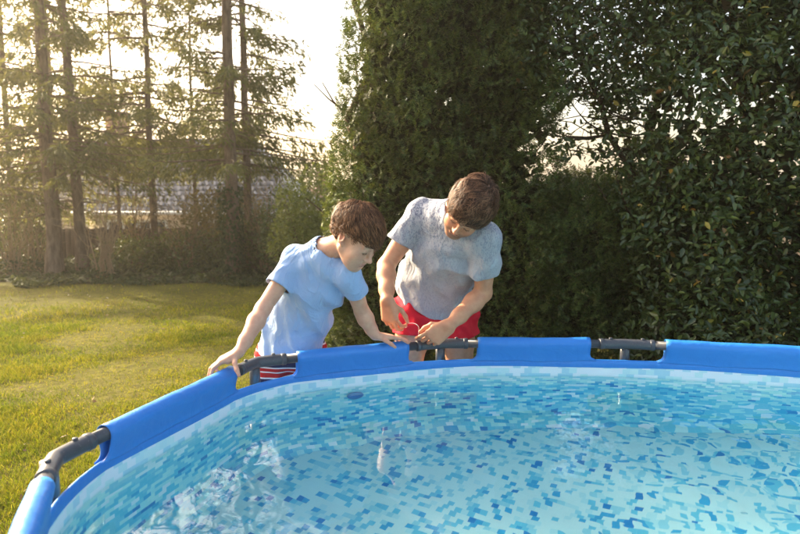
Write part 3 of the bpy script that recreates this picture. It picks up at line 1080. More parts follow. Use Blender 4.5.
def leafy_bush(c, rad, n, label, seed, mat, size=0.07, name='evergreen_bush', inner=True, stretch=None):
    r = np.random.default_rng(seed)
    c = np.array(c, float); rad = np.array(rad, float)
    root = empty(name, (c[0], c[1], float(ground_z(c[0], c[1]))))
    tag(root, label, 'bush', 'evergreen bushes at the lawn edge')
    d = unit(r.normal(size=(n, 3)))
    k = r.random((n, 1)) ** 0.35
    P = d * k
    P = c + P * rad * (1 + 0.16 * snoise(d, 3.2, seed % 30)[:, None] + 0.08 * snoise(d, 8, seed % 20)[:, None])
    P = P[P[:, 2] > float(ground_z(c[0], c[1])) - 0.02]
    N = unit((P - c) / rad)
    D = unit(N * 0.6 + r.normal(size=P.shape) * 0.7 + [0, 0, .2])
    v, f = scatter(*leaf_tpl(0.5, .08), P, D, unit(N + r.normal(size=P.shape) * .5 + [0, 0, .5]), size * r.uniform(.6, 1.3, len(P)))
    tag(nobj('foliage', v, f, MATS[mat], root), kind='stuff')
    mb = MB()
    g = float(ground_z(c[0], c[1])) - 0.05
    for j in range(7):
        a = r.uniform(0, 6.28)
        limb(mb, (c[0] + .05 * math.cos(a), c[1] + .05 * math.sin(a), g), c + rad * 0.7 * np.array([math.cos(a), math.sin(a), r.uniform(0, .8)]), 0.02, 0.005, (0, 0, 0), r, 6, 5)
    mb.build('stems', MATS['spruce_bark'], root)


def build_far_garden():
    m_bark('spruce_bark', (0.085, 0.055, 0.036), (0.22, 0.15, 0.10))
    plain('pale_stem', (0.30, 0.20, 0.11), 0.8, 0.2, 0.3)
    leafmat('spruce_needles', [(0, (0.045, 0.062, 0.016)), (0.5, (0.09, 0.11, 0.028)), (1, (0.15, 0.16, 0.045))], 0.6, 0.42, (0.32, 0.28, 0.06), 0.3)
    leafmat('ivy_leaf', [(0, (0.018, 0.030, 0.010)), (0.6, (0.040, 0.060, 0.018)), (1, (0.09, 0.10, 0.035))], 0.65, 0.2, (0.2, 0.22, 0.04), 0.2)
    leafmat('shrub_leaf', [(0, (0.06, 0.06, 0.02)), (0.6, (0.12, 0.10, 0.03)), (1, (0.22, 0.14, 0.05))], 0.6, 0.35, (0.35, 0.28, 0.05))
    leafmat('bush_leaf', [(0, (0.03, 0.045, 0.012)), (0.6, (0.07, 0.09, 0.02)), (1, (0.13, 0.14, 0.035))], 0.45, 0.3, (0.3, 0.32, 0.05))
    leafmat('light_bush_leaf', [(0, (0.07, 0.10, 0.02)), (0.6, (0.12, 0.15, 0.03)), (1, (0.19, 0.20, 0.05))], 0.5, 0.4, (0.4, 0.42, 0.06))
    spruce(19, 12.0, 0.13, 'slender dark conifer trunk nearest the left edge', 101, 1.9, 1.7, nb=58)
    spruce(53, 10.4, 0.25, 'thickest conifer trunk, second from the left edge', 102, 2.2, 2.0)
    spruce(82, 10.9, 0.20, 'conifer just right of the thickest trunk, behind the tan bare shrub', 103, 1.8, 2.3)
    spruce(155, 11.6, 0.14, 'thin straight conifer standing alone in front of the house roof', 104, 2.6, 2.0, nb=77)
    spruce(233, 10.2, 0.235, 'stout pale conifer with ivy round its foot, near the sky gap', 105, 1.9, 1.9, ivy=True)
    spruce(249, 10.9, 0.16, 'thinner conifer close beside the ivy clad trunk', 106, 2.2, 2.0, nb=77)
    spruce(122, 14.2, 0.09, 'conifer farther back between the bare shrub and the thin trunk', 107, 2.7, 2.4, nb=85)
    spruce(196, 14.2, 0.09, 'conifer farther back just left of the ivy clad trunk', 108, 2.6, 2.4, nb=90)
    spruce(-22, 11.0, 0.2, 'conifer whose boughs reach in at the left edge', 109, 1.4, 2.4)
    spruce(62, 14.5, 0.10, 'conifer farthest back behind the thickest trunk', 110, 1.5, 2.6)
    bare_shrub(104, 10.0, 1.55, 0.5, 22, 'tan leafless shrub with upright stems in front of the trunks', 201)
    bare_shrub(12, 10.3, 1.3, 0.6, 14, 'leafless brown shrub at the far left edge of the lawn', 202, leaves=260)
    bare_shrub(36, 10.9, 1.6, 0.6, 14, 'leafless shrub between the first two trunks', 203, leaves=300)
    bare_shrub(186, 10.9, 1.3, 0.6, 16, 'twiggy shrub between the thin conifer and the ivy clad trunk', 204, leaves=700)
    bare_shrub(270, 10.6, 1.7, 0.55, 18, 'twiggy shrub right of the two close trunks', 205, leaves=600)
    bare_shrub(136, 11.4, 1.6, 0.6, 16, 'brownish shrub behind the tan bare shrub', 206, leaves=600)
    def bush(px, py, Y, rx, rz, n, label, seed, mat='bush_leaf', size=0.07, **k):
        leafy_bush(at(px, py, Y), (rx, rx * 0.8, rz), n, label, seed, mat, size, **k)
    bush(132, 258, 11.0, 0.75, 0.42, 2600, 'low dark evergreen bush under the tan bare shrub', 301)
    bush(190, 254, 11.2, 0.85, 0.48, 3000, 'broad low evergreen bush in front of the house wall', 302)
    bush(222, 212, 12.0, 0.85, 0.50, 2400, 'yellow green spreading bush in front of the roof', 303, 'shrub_leaf', 0.075)
    bush(262, 244, 10.8, 0.60, 0.65, 2400, 'dark evergreen bush right of the ivy clad trunk', 304)
    bush(14, 235, 11.6, 0.8, 0.75, 2600, 'dark evergreen bush at the far left edge', 305)
    bush(314, 226, 8.6, 0.62, 0.80, 7000, 'rounded light green bush in the gap beside the tall hedge', 306, 'light_bush_leaf', 0.055)
    bush(292, 236, 9.8, 0.55, 0.75, 3500, 'duller green bush just behind the boy', 307, 'bush_leaf', 0.06)
    # ivy and litter along the lawn's far edge
    r = np.random.default_rng(77)
    n = 15000
    x = r.uniform(-9.5, 0.2, n); y = 9.2 + 2.6 * r.random(n) ** 1.3 + 0.25 * snoise(np.stack([x, 0 * x, 0 * x], -1), 1.6, 4)
    P = np.column_stack([x, y, ground_z(x, y) + 0.02 + 0.14 * r.random(n) * np.clip(0.6 + snoise(np.stack([x, y, 0 * x], -1), 2.2, 6), 0.15, 1.6) * np.clip((y - 9.2) * 2.0, 0.2, 1.2)])
    v, f = scatter(*leaf_tpl(0.75, .06), P, unit(r.normal(size=P.shape) * [1, 1, .5]), unit(r.normal(size=P.shape) * .5 + [0, 0, 1]), 0.06 * r.uniform(.5, 1.3, n))
    tag(nobj('ground_ivy', v, f, MATS['ivy_leaf']), 'dark ivy and leaf litter along the far lawn edge', 'ivy', kind='stuff')


def build_houses():
    rng = np.random.default_rng(5)
    # ---- low wooden fence behind the trunks
    t = NT('fence_wood')
    p = t.pos(); g = t.n('ShaderNodeNewGeometry')
    n = t.noise(2.0, 5, 0.7, t.mapv(p, scale=(14, 14, 1.5)))
    oi = t.n('ShaderNodeObjectInfo').outputs['Random']
    c = t.mix(n, (0.045, 0.028, 0.017), (0.13, 0.085, 0.055))
    c = t.mix(t.math('MULTIPLY', oi, 0.4), c, (0.15, 0.10, 0.07))
    wood = t.done(t.bsdf(c, 0.85, 0.2, t.bump(n, 0.4, 0.01)))
    root = empty('wooden_fence', (-4.6, 12.9, -0.3))
    tag(root, 'dark brown board fence running behind the tree trunks', 'fence')
    x = -9.9; me = None
    while x < -0.6:
        if me is None:
            mb = MB(); mb.box((0, 0, 0.47), (0.115, 0.022, 0.94)); o = mb.build('board', wood, None); me = o.data
        else:
            o = bpy.data.objects.new('board', me); COL.objects.link(o)
        o.parent = root
        o.location = (x + 4.6, rng.uniform(-.006, .006), rng.uniform(-.025, .02)); o.rotation_euler = (0, rng.uniform(-.012, .012), 0)
        x += 0.125
    for z in (0.2, 0.78):
        mb = MB(); mb.box((-5.25, 12.94, -0.3 + z), (9.4, 0.04, 0.07)); mb.build('rail', wood, root)
    for k in range(6):
        mb = MB(); mb.box((-9.8 + 1.83 * k, 12.99, 0.1), (0.09, 0.09, 1.15)); mb.build('post', wood, root)
    # ---- the house whose roof shows through the trees
    tile = NT('roof_tile')
    p = tile.pos()
    rr = tile.n('ShaderNodeNewGeometry').outputs['Random Per Island']
    c = tile.ramp(rr, [(0, (0.05, 0.05, 0.055)), (0.5, (0.085, 0.085, 0.095)), (1, (0.13, 0.13, 0.145))])
    tile.done(tile.bsdf(c, 0.28, 0.6, tile.bump(tile.noise(25, 3, .6, p), .2, .01)))
    wallm = plain('render_wall', (0.50, 0.40, 0.27), 0.9, 0.2, 0.12, 1.2, 0.2, 60)
    trim = plain('white_trim', (0.7, 0.68, 0.62), 0.6, 0.3, 0.05)
    glass = plain('window_glass', (0.03, 0.035, 0.04), 0.08, 0.6, 0.1)
    brick = plain('chimney_brick', (0.20, 0.085, 0.055), 0.9, 0.2, 0.35, 12, 0.4, 30)

    def roof_slope(root, a, b, c_, d, rows, cols, mat, name='roof_slope', lift=0.03):
        """a-b eaves (left, right), d-c ridge (left, right): overlapping tiles in courses"""
        a, b, c_, d = [np.array(q, float) for q in (a, b, c_, d)]
        nrm = unit(np.cross(b - a, d - a)); nrm = nrm if nrm[2] > 0 else -nrm
        V, Q = [], []
        for i in range(rows):
            t0, t1 = i / rows, min(1, (i + 1.12) / rows)
            l0, r0 = a + (d - a) * t0, b + (c_ - b) * t0
            l1, r1 = a + (d - a) * t1, b + (c_ - b) * t1
            m = max(1, int(cols * np.linalg.norm(r0 - l0) / np.linalg.norm(b - a)))
            for j in range(m):
                s0, s1 = j / m, (j + 0.97) / m
                sh = nrm * lift; up = nrm * lift * 0.15; mid = nrm * lift * 0.8
                q = [l0 + (r0 - l0) * s0 + sh, l0 + (r0 - l0) * (s0 + s1) / 2 + sh + mid, l0 + (r0 - l0) * s1 + sh,
                     l1 + (r1 - l1) * s0 + up, l1 + (r1 - l1) * (s0 + s1) / 2 + up + mid, l1 + (r1 - l1) * s1 + up,
                     l0 + (r0 - l0) * s0 - sh * .2, l0 + (r0 - l0) * s1 - sh * .2]
                k = len(V); V += q
                Q += [[k, k + 1, k + 4, k + 3], [k + 1, k + 2, k + 5, k + 4]]
                Q += [[k + 6, k + 7, k + 2, k]]
        return nobj(name, V, np.array(Q), mat, root)

    def window(root, x, y, z, w, h, ny=-1):
        f = MB()
        for dx in (-w / 2, w / 2): f.box((x + dx, y, z), (0.07, 0.08, h + 0.07))
        for dz in (-h / 2, h / 2): f.box((x, y, z + dz), (w - 0.07, 0.076, 0.07))
        f.box((x, y, z), (0.05, 0.07, h - 0.07))
        win = f.build('window', trim, root)
        for s in (-1, 1):
            m = MB(); m.box((x + s * w / 4, y + 0.02, z), (w / 2 - 0.06, 0.02, h - 0.07))
            pn = m.build('pane', glass, None)
            pn.data.transform(Matrix.Translation(Vector((-parent_loc(win)).tolist()))); pn.parent = win
        m = MB(); m.box((x, y - 0.06, z - h / 2 - 0.07), (w + 0.2, 0.16, 0.05))
        pn = m.build('sill', trim, None)
        pn.data.transform(Matrix.Translation(Vector((-parent_loc(win)).tolist()))); pn.parent = win

    Y0 = 19.0
    g = -1.75
    xl, xr = at(70, 200, Y0)[0], at(300, 208, Y0)[0]
    ze = at(200, 212, Y0)[2]; zr = at(200, 141, Y0 + 3.2)[2]
    root = empty('tiled_roof_house', ((xl + xr) / 2, Y0 + 3, g))
    tag(root, 'low beige house with bluish tiled hipped roof seen through the conifers', 'house')
    mb = MB(); mb.box(((xl + xr) / 2, Y0 + 3.2, (g + ze) / 2 - .02), (xr - xl - 0.7, 5.6, ze - g)); mb.build('wall', wallm, root)
    yr = Y0 + 3.2; yb = Y0 + 6.4
    xr2 = at(256, 141, yr)[0]; xl2 = at(95, 141, yr)[0]
    E = [(xl, Y0, ze), (xr, Y0, ze), (xr2, yr, zr), (xl2, yr, zr), (xl, yb, ze), (xr, yb, ze)]
    nobj('roof', np.array(E), [np.array([[0, 1, 2, 3], [5, 4, 3, 2]]), np.array([[1, 5, 2], [4, 0, 3]])], plain('roof_felt', (0.10, 0.10, 0.11), .9), root)
    roof_slope(root, E[0], E[1], E[2], E[3], 15, 30, MATS['roof_tile'])
    roof_slope(root, E[5], E[4], E[3], E[2], 15, 30, MATS['roof_tile'])
    roof_slope(root, E[1], E[5], np.array(E[2]) + [0.001, .01, 0], E[2], 15, 24, MATS['roof_tile'])
    roof_slope(root, E[4], E[0], np.array(E[3]) + [-.001, -.01, 0], E[3], 15, 24, MATS['roof_tile'])
    mb = MB(); mb.tube([E[3], E[2]], 0.09, 8); mb.build('ridge', MATS['roof_tile'], root)
    mb = MB(); mb.tube([(xl, Y0 - .06, ze - .03), (xr, Y0 - .06, ze - .03)], 0.06, 8); mb.build('gutter', trim, root)
    for px in (118, 146, 210, 258):
        window(root, at(px, 220, Y0)[0], Y0 + 0.37, ze - 0.75, 1.0, 0.9)
    mb = MB(); cx = at(118, 150, yr)[0]; mb.box((cx, yr + .1, zr + 0.25), (0.6, 0.6, 1.3)); mb.box((cx, yr + .1, zr + 0.93), (0.7, 0.7, 0.08)); mb.build('chimney', brick, root)
    # ---- dark gabled house farther left, and a brown roof in the gap on the right
    def small_house(name, label, pl, pr, pe, pt, Y, roofc, chim=None):
        xl, xr = at(pl, pe, Y)[0], at(pr, pe, Y)[0]; ze = at(0, pe, Y)[2]; zr = at(0, pt, Y + 3)[2]
        root = empty(name, ((xl + xr) / 2, Y + 3, g)); tag(root, label, 'house')
        mb = MB(); mb.box(((xl + xr) / 2, Y + 3, (g + ze) / 2), (xr - xl - .4, 5.2, ze - g)); mb.build('wall', wallm, root)
        rm = plain(name + '_tile', roofc, .7, .3, .25, 6)
        E = [(xl, Y, ze), (xr, Y, ze), (xr, Y + 3, zr), (xl, Y + 3, zr), (xl, Y + 6, ze), (xr, Y + 6, ze)]
        nobj('roof', np.array(E), [np.array([[0, 1, 2, 3], [5, 4, 3, 2]])], rm, root)
        nobj('gable', np.array(E) + np.array([[.2, 0, 0], [-.2, 0, 0], [-.2, 0, 0], [.2, 0, 0], [.2, 0, 0], [-.2, 0, 0]]), np.array([[1, 5, 2], [4, 0, 3]]), wallm, root)
        roof_slope(root, E[0], E[1], E[2], E[3], 12, 24, rm, lift=.03)
        if chim:
            cx = at(chim, pt, Y + 3)[0]
            mb = MB(); mb.box((cx, Y + 3, zr + .25), (.55, .55, 1.1)); mb.box((cx, Y + 3, zr + .82), (.65, .65, .08)); mb.build('chimney', brick, root)
        window(root, (xl + xr) / 2, Y + .37, ze - .8, 1.1, .9)
    small_house('gabled_house', 'dark roofed house behind the trunks at the far left', -20, 62, 205, 168, 24.0, (.09, .075, .07), 34)
    small_house('brown_roofed_house', 'distant brown roofed house in the sky gap beside the hedge', 268, 372, 204, 188, 30.0, (.20, .10, .07), 322)


build_hedges()
build_far_garden()
build_houses()

# ------------------------------------------------------------------ smooth solid modelling for bodies and clothes
def smin(a, b, k):
    if k <= 0: return np.minimum(a, b)
    h = np.clip(0.5 + 0.5 * (b - a) / k, 0, 1)
    return b * (1 - h) + a * h - k * h * (1 - h)


class Rc:
    """round cone from a to b; flat = (axis, q) makes it q times wider along axis"""
    def __init__(s, a, b, ra, rb, flat=None):
        s.a, s.b, s.ra, s.rb = np.array(a, float), np.array(b, float), ra, rb
        s.M = None
        q = 1.0
        if flat is not None:
            w = unit(np.array(flat[0], float)); q = flat[1]
            s.M = np.eye(3) + np.outer(w, w) * (1 / q - 1)
            s.a2, s.b2 = s.M @ s.a, s.M @ s.b
        else:
            s.a2, s.b2 = s.a, s.b
        s.q = q
        s.lo = np.minimum(s.a, s.b) - max(ra, rb) * max(q, 1); s.hi = np.maximum(s.a, s.b) + max(ra, rb) * max(q, 1)

    def d(s, p):
        if s.M is not None: p = p @ s.M.T
        ba = s.b2 - s.a2
        t = np.clip(((p - s.a2) @ ba) / (ba @ ba + 1e-12), 0, 1)
        return np.linalg.norm(p - s.a2 - t[:, None] * ba, axis=1) - (s.ra + (s.rb - s.ra) * t)


class CutRc(Rc):
    """round cone ended by a plane through e with outward direction dr (a sleeve)"""
    def __init__(s, a, b, ra, rb, e, dr, flat=None):
        super().__init__(a, b, ra, rb, flat); s.e, s.dr = np.array(e, float), unit(np.array(dr, float))

    def pl(s, p): return (p - s.e) @ s.dr

    def d(s, p): return np.maximum(Rc.d(s, p), s.pl(p))


class El:
    """ellipsoid; R rows = its axes"""
    def __init__(s, c, r, R=None):
        s.c, s.r, s.R = np.array(c, float), np.array(r, float), (np.eye(3) if R is None else np.array(R, float))
        m = s.r.max(); s.lo = s.c - m; s.hi = s.c + m

    def d(s, p):
        q = (p - s.c) @ s.R.T
        k0 = np.linalg.norm(q / s.r, axis=1); k1 = np.linalg.norm(q / (s.r ** 2), axis=1)
        return k0 * (k0 - 1) / np.maximum(k1, 1e-9)


class Body:
    """groups of primitives, each group joined with its own roundness; then cuts"""
    def __init__(s):
        s.groups, s.kc, s.cut, s.post = [], [], [], None

    def add(s, prims, k=0.02, kc=0.01):
        s.groups.append((prims, k)); s.kc.append(kc); return s

    def sub(s, prim, k=0.006):
        s.cut.append((prim, k))

    def ev(s, p, sel=None):
        d = None
        for gi, (prims, k) in enumerate(s.groups):
            g = None
            for pi, pr in enumerate(prims):
                if sel is not None and (gi, pi) not in sel: continue
                x = pr.d(p)
                g = x if g is None else smin(g, x, k)
            if g is None: continue
            d = g if d is None else smin(d, g, s.kc[gi])
        if d is None: d = np.full(len(p), 1.0)
        for pr, k in s.cut:
            d = -smin(-d, pr.d(p), k)
        if s.post is not None: d = s.post(p, d)
        return d

    def bounds(s, m):
        lo = np.min([pr.lo for g, _ in s.groups for pr in g], axis=0) - m
        hi = np.max([pr.hi for g, _ in s.groups for pr in g], axis=0) + m
        return lo, hi


def polygonise(body, h, B=8, pad=0.03, margin=0.004):
    """surface nets over a sparse grid of cell size h"""
    lo, hi = body.bounds(pad)
    nb = np.ceil((hi - lo) / (h * B)).astype(int)
    dims = nb * B + 1
    G = np.full(dims, 1.0, dtype=np.float32)
    cx = [lo[i] + (np.arange(nb[i]) + 0.5) * B * h for i in range(3)]
    C = np.stack(np.meshgrid(*cx, indexing='ij'), -1).reshape(-1, 3)
    # distances of every primitive at block centres: cull both blocks and primitives
    R = B * h * 0.5 * math.sqrt(3)
    D = {}
    best = np.full(len(C), 9.0)
    for gi, (prims, k) in enumerate(body.groups):
        for pi, pr in enumerate(prims):
            x = pr.d(C); D[(gi, pi)] = x; best = np.minimum(best, x)
    full = np.full(len(C), 1.0)
    idx = np.arange(len(C))
    near = idx[(best < R + 0.05)]
    keys = list(D.keys()); DM = np.stack([D[k] for k in keys])
    cb = body.ev(C[near])
    mg = R * 1.08 + margin
    inner = near[cb < -mg]
    st = np.stack(np.meshgrid(*[np.arange(B + 1)] * 3, indexing='ij'), -1).reshape(-1, 3)
    bi = np.stack(np.unravel_index(idx, nb), -1)
    for b in inner:
        o = bi[b] * B
        G[o[0]:o[0] + B + 1, o[1]:o[1] + B + 1, o[2]:o[2] + B + 1] = -1.0
    for b in near[np.abs(cb) <= mg]:
        o = bi[b] * B
        p = lo + (o + st) * h
        col = DM[:, b]
        sel = {keys[j] for j in np.nonzero(col < col.min() + 2 * R + 0.055)[0]}
        G[o[0]:o[0] + B + 1, o[1]:o[1] + B + 1, o[2]:o[2] + B + 1] = body.ev(p, sel).reshape(B + 1, B + 1, B + 1)
    return nets(G, lo, h)


def nets(G, lo, h):
    S = G < 0
    c = np.zeros(tuple(np.array(G.shape) - 1), np.uint8)
    n = [s - 1 for s in G.shape]
    for i in (0, 1):
        for j in (0, 1):
            for k in (0, 1):
                c += S[i:i + n[0], j:j + n[1], k:k + n[2]]
    act = np.nonzero((c > 0) & (c < 8))
    A = np.stack(act, -1)
    vid = np.full(c.shape, -1, np.int32)
    vid[act] = np.arange(len(A))
    corners = np.array([[i, j, k] for i in (0, 1) for j in (0, 1) for k in (0, 1)])
    val = np.stack([G[A[:, 0] + i, A[:, 1] + j, A[:, 2] + k] for i, j, k in corners], 1)
    acc = np.zeros((len(A), 3)); cnt = np.zeros(len(A))
    for e0 in range(8):
        for e1 in range(e0 + 1, 8):
            if np.abs(corners[e0] - corners[e1]).sum() != 1: continue
            a, b = val[:, e0], val[:, e1]
            m = (a < 0) != (b < 0)
            t = np.where(m, a / np.where(m, a - b, 1), 0)
            acc += np.where(m[:, None], corners[e0] + (corners[e1] - corners[e0]) * t[:, None], 0); cnt += m
    V = lo + (A + acc / np.maximum(cnt, 1)[:, None]) * h
    Q = []
    for ax in range(3):
        a0 = [slice(None)] * 3; a1 = [slice(None)] * 3
        a0[ax] = slice(0, -1); a1[ax] = slice(1, None)
        x = S[tuple(a0)] != S[tuple(a1)]
        E = np.stack(np.nonzero(x), -1)
        u, v = (ax + 1) % 3, (ax + 2) % 3
        ok = (E[:, u] > 0) & (E[:, v] > 0) & (E[:, u] < c.shape[u]) & (E[:, v] < c.shape[v])
        E = E[ok]
        eu = np.zeros(3, int); eu[u] = 1
        ev = np.zeros(3, int); ev[v] = 1
        def g(P): return vid[P[:, 0], P[:, 1], P[:, 2]]
        q = np.stack([g(E - eu - ev), g(E - ev), g(E), g(E - eu)], 1)
        flip = ~S[tuple(E.T)]
        q[flip] = q[flip][:, ::-1]
        Q.append(q)
    Q = np.concatenate(Q)
    Q = Q[(Q >= 0).all(1)]
    return V, Q


def relax(V, Q, it=2, lam=0.5):
    n = len(V)
    e = np.concatenate([Q[:, [0, 1]], Q[:, [1, 2]], Q[:, [2, 3]], Q[:, [3, 0]]])
    e = np.concatenate([e, e[:, ::-1]])
    deg = np.bincount(e[:, 0], minlength=n).astype(float)
    for _ in range(it):
        s = np.stack([np.bincount(e[:, 0], weights=V[e[:, 1], k], minlength=n) for k in range(3)], 1)
        V = V + lam * (s / np.maximum(deg, 1)[:, None] - V)
    return V


def vcol(o, name, cols):
    a = o.data.color_attributes.new(name, 'FLOAT_COLOR', 'POINT')
    c = np.ones((len(cols), 4), np.float32); c[:, :3] = cols
    a.data.foreach_set('color', c.ravel())


HANDS_NAILS = []


def nails(body, mat):
    """fingernails: small curved plates on the backs of the finger ends"""
    for c, v, dors, r in HANDS_NAILS:
        sd = np.cross(v, dors)
        V, Q = [], []
        for i in range(5):
            for j in range(5):
                a = (j / 4 - 0.5) * 1.9
                l = (i / 4 - 0.5) * 1.75 * r * (1 - 0.12 * abs(j - 2) ** 1.5)
                V.append(c + v * l + sd * math.sin(a) * r * 0.80 + dors * (math.cos(a) * r * 0.62 - 0.26 * r))
        for i in range(4):
            for j in range(4): Q.append([i * 5 + j, i * 5 + j + 1, i * 5 + j + 6, i * 5 + j + 5])
        o = nobj('fingernail', V, np.array(Q), mat, None, smooth=True)
        o.data.transform(Matrix.Translation(Vector((-parent_loc(body)).tolist()))); o.parent = body
    HANDS_NAILS.clear()


def hand(W, D, N, T, s, flex, spread=0.16, thumb=((0.75, 0.55, 0.35), (0.35, 0.85, 0.4), (0.1, 0.95, 0.3)), tl=1.0):
    """hand from wrist W: D towards the fingers, N out of the palm, T towards the thumb side.
    flex = per finger (index..little) three bend angles in degrees. Returns palm and finger primitives."""
    D = unit(D); N = unit(N - np.dot(N, D) * D); T0 = np.cross(D, N); T = T0 if np.dot(T0, T) > 0 else -T0
    W = np.array(W, float)
    palm, fing = [], []
    nl = []
    off = np.array([0.030, 0.010, -0.011, -0.030]) * s
    kl = np.array([0.092, 0.096, 0.090, 0.081]) * s
    ln = np.array([[0.044, 0.026, 0.020], [0.048, 0.030, 0.021], [0.044, 0.028, 0.020], [0.035, 0.021, 0.018]]) * s
    rd = np.array([0.0092, 0.0095, 0.0090, 0.0080]) * s
    for i in range(4):
        k = W + D * kl[i] + T * off[i]
        palm.append(Rc(W + D * 0.006 + T * off[i] * 0.55, k, 0.0165 * s, 0.0118 * s, (T, 1.15)))
        ang = 0.0
        p = k
        dd = unit(D + T * spread * (1.5 - i) * 0.6)
        for j in range(3):
            ang += math.radians(flex[i][j])
            v = dd * math.cos(ang) + N * math.sin(ang)
            q = p + v * ln[i][j]
            fing.append(Rc(p, q, rd[i] * (1.06 - 0.10 * j), rd[i] * (0.98 - 0.11 * j)))
            if j == 2:
                dors = dd * math.sin(ang) - N * math.cos(ang)
                nl.append((p + (q - p) * 0.72 + dors * rd[i] * 0.72, v, dors, rd[i]))
            p = q
    # heel and ball of the thumb
    palm.append(Rc(W + D * 0.02 + T * 0.018 * s + N * 0.006 * s, W + D * 0.062 * s + T * 0.030 * s + N * 0.010 * s, 0.017 * s, 0.013 * s))
    palm.append(Rc(W + D * 0.02 - T * 0.014 * s + N * 0.005 * s, W + D * 0.06 * s - T * 0.024 * s + N * 0.006 * s, 0.015 * s, 0.011 * s))
    p = W + D * 0.026 * s + T * 0.022 * s + N * 0.006 * s
    tlens = (0.044 * s, 0.032 * s * tl, 0.026 * s * tl); tr = (0.0135, 0.0108, 0.0100, 0.0082)
    th = []
    for j in range(3):
        v = unit(T * thumb[j][0] + D * thumb[j][1] + N * thumb[j][2])
        q = p + v * tlens[j]
        th.append(Rc(p, q, tr[j] * s, tr[j + 1] * s)); p = q
    HANDS_NAILS.extend(nl)
    return palm, fing, th


def head_prims(c, F, U, s, child=False):
    """head at c (between the ears at eye height), facing F, crown towards U, size s. local x = its left"""
    U = unit(np.array(U, float)); F = np.array(F, float); F = unit(F - np.dot(F, U) * U); X = np.cross(U, F)
    M = np.stack([X, F, U])                         # rows: local axes in world
    c = np.array(c, float)
    def w(p): return c + s * (np.array(p, float) @ M)
    def el(p, r): return El(w(p), np.array(r) * s, M)
    def rc(a, b, ra, rb, flat=None): return Rc(w(a), w(b), ra * s, rb * s, None if flat is None else (np.array(flat[0]) @ M, flat[1]))
    jaw = 0.9 if child else 1.0
    big = [el((0, -0.012, 0.046), (0.076, 0.096, 0.084)), el((0, -0.035, 0.02), (0.070, 0.072, 0.070)),
           el((0, 0.030, -0.022), (0.061, 0.060, 0.078)), el((0, 0.058, 0.052), (0.055, 0.034, 0.044))]
    for sx in (-1, 1):
        big.append(rc((sx * 0.056, 0.002, -0.045), (sx * 0.020, 0.070 * jaw, -0.098 * jaw), 0.016, 0.015))
        big.append(el((sx * 0.040, 0.060, -0.022), (0.026, 0.026, 0.026)))
        big.append(el((sx * 0.030, 0.056, -0.055), (0.030, 0.030, 0.036)))
    big.append(el((0, 0.079 * jaw, -0.100 * jaw), (0.023, 0.018, 0.017)))
    fine = []
    for sx in (-1, 1):
        fine.append(rc((sx * 0.012, 0.090, 0.025), (sx * 0.046, 0.078, 0.026), 0.0085, 0.0075))     # brow
        fine.append(el((sx * 0.032, 0.0775, 0.006), (0.0150, 0.0120, 0.0105)))                        # lidded eye
        fine.append(rc((sx * 0.011, 0.101, -0.031), (sx * 0.012, 0.099, -0.030), 0.0082, 0.0078))     # nostril wing
        ea = w((sx * 0.0765, -0.012, 0.002))
        Re = np.stack([unit(M[0] * 0.9 * sx - M[1] * 0.35), unit(M[1] * 0.9 + M[0] * 0.35 * sx), M[2]])
        fine.append(El(ea, np.array([0.0085, 0.0190, 0.0300]) * s, Re))
        fine.append(El(w((sx * 0.074, 0.002, -0.022)), np.array([0.007, 0.009, 0.010]) * s))
    ns = 0.86 if child else 1.0
    fine.append(rc((0, 0.090, 0.020), (0, 0.104 * (0.97 + 0.03 * ns), -0.020), 0.0080, 0.0095))
    fine.append(el((0, 0.110 * (0.96 + 0.04 * ns), -0.027), (0.0125, 0.0125, 0.0105)))
    fine.append(rc((-0.017, 0.0885, -0.060), (0.017, 0.0885, -0.060), 0.0052, 0.0052))
    fine.append(rc((0, 0.0930, -0.0605), (0, 0.0935, -0.0600), 0.0060, 0.0060))
    fine.append(rc((-0.013, 0.0890, -0.070), (0.013, 0.0890, -0.070), 0.0066, 0.0066))
    cuts = []
    for sx in (-1, 1):
        cuts.append((El(w((sx * 0.083, -0.008, 0.004)), np.array([0.006, 0.0085, 0.014]) * s, M), 0.004))
    cuts.append((rc((-0.020, 0.0985, -0.0655), (0.020, 0.0985, -0.0655), 0.0026, 0.0026), 0.003))
    return big, fine, cuts, w, M


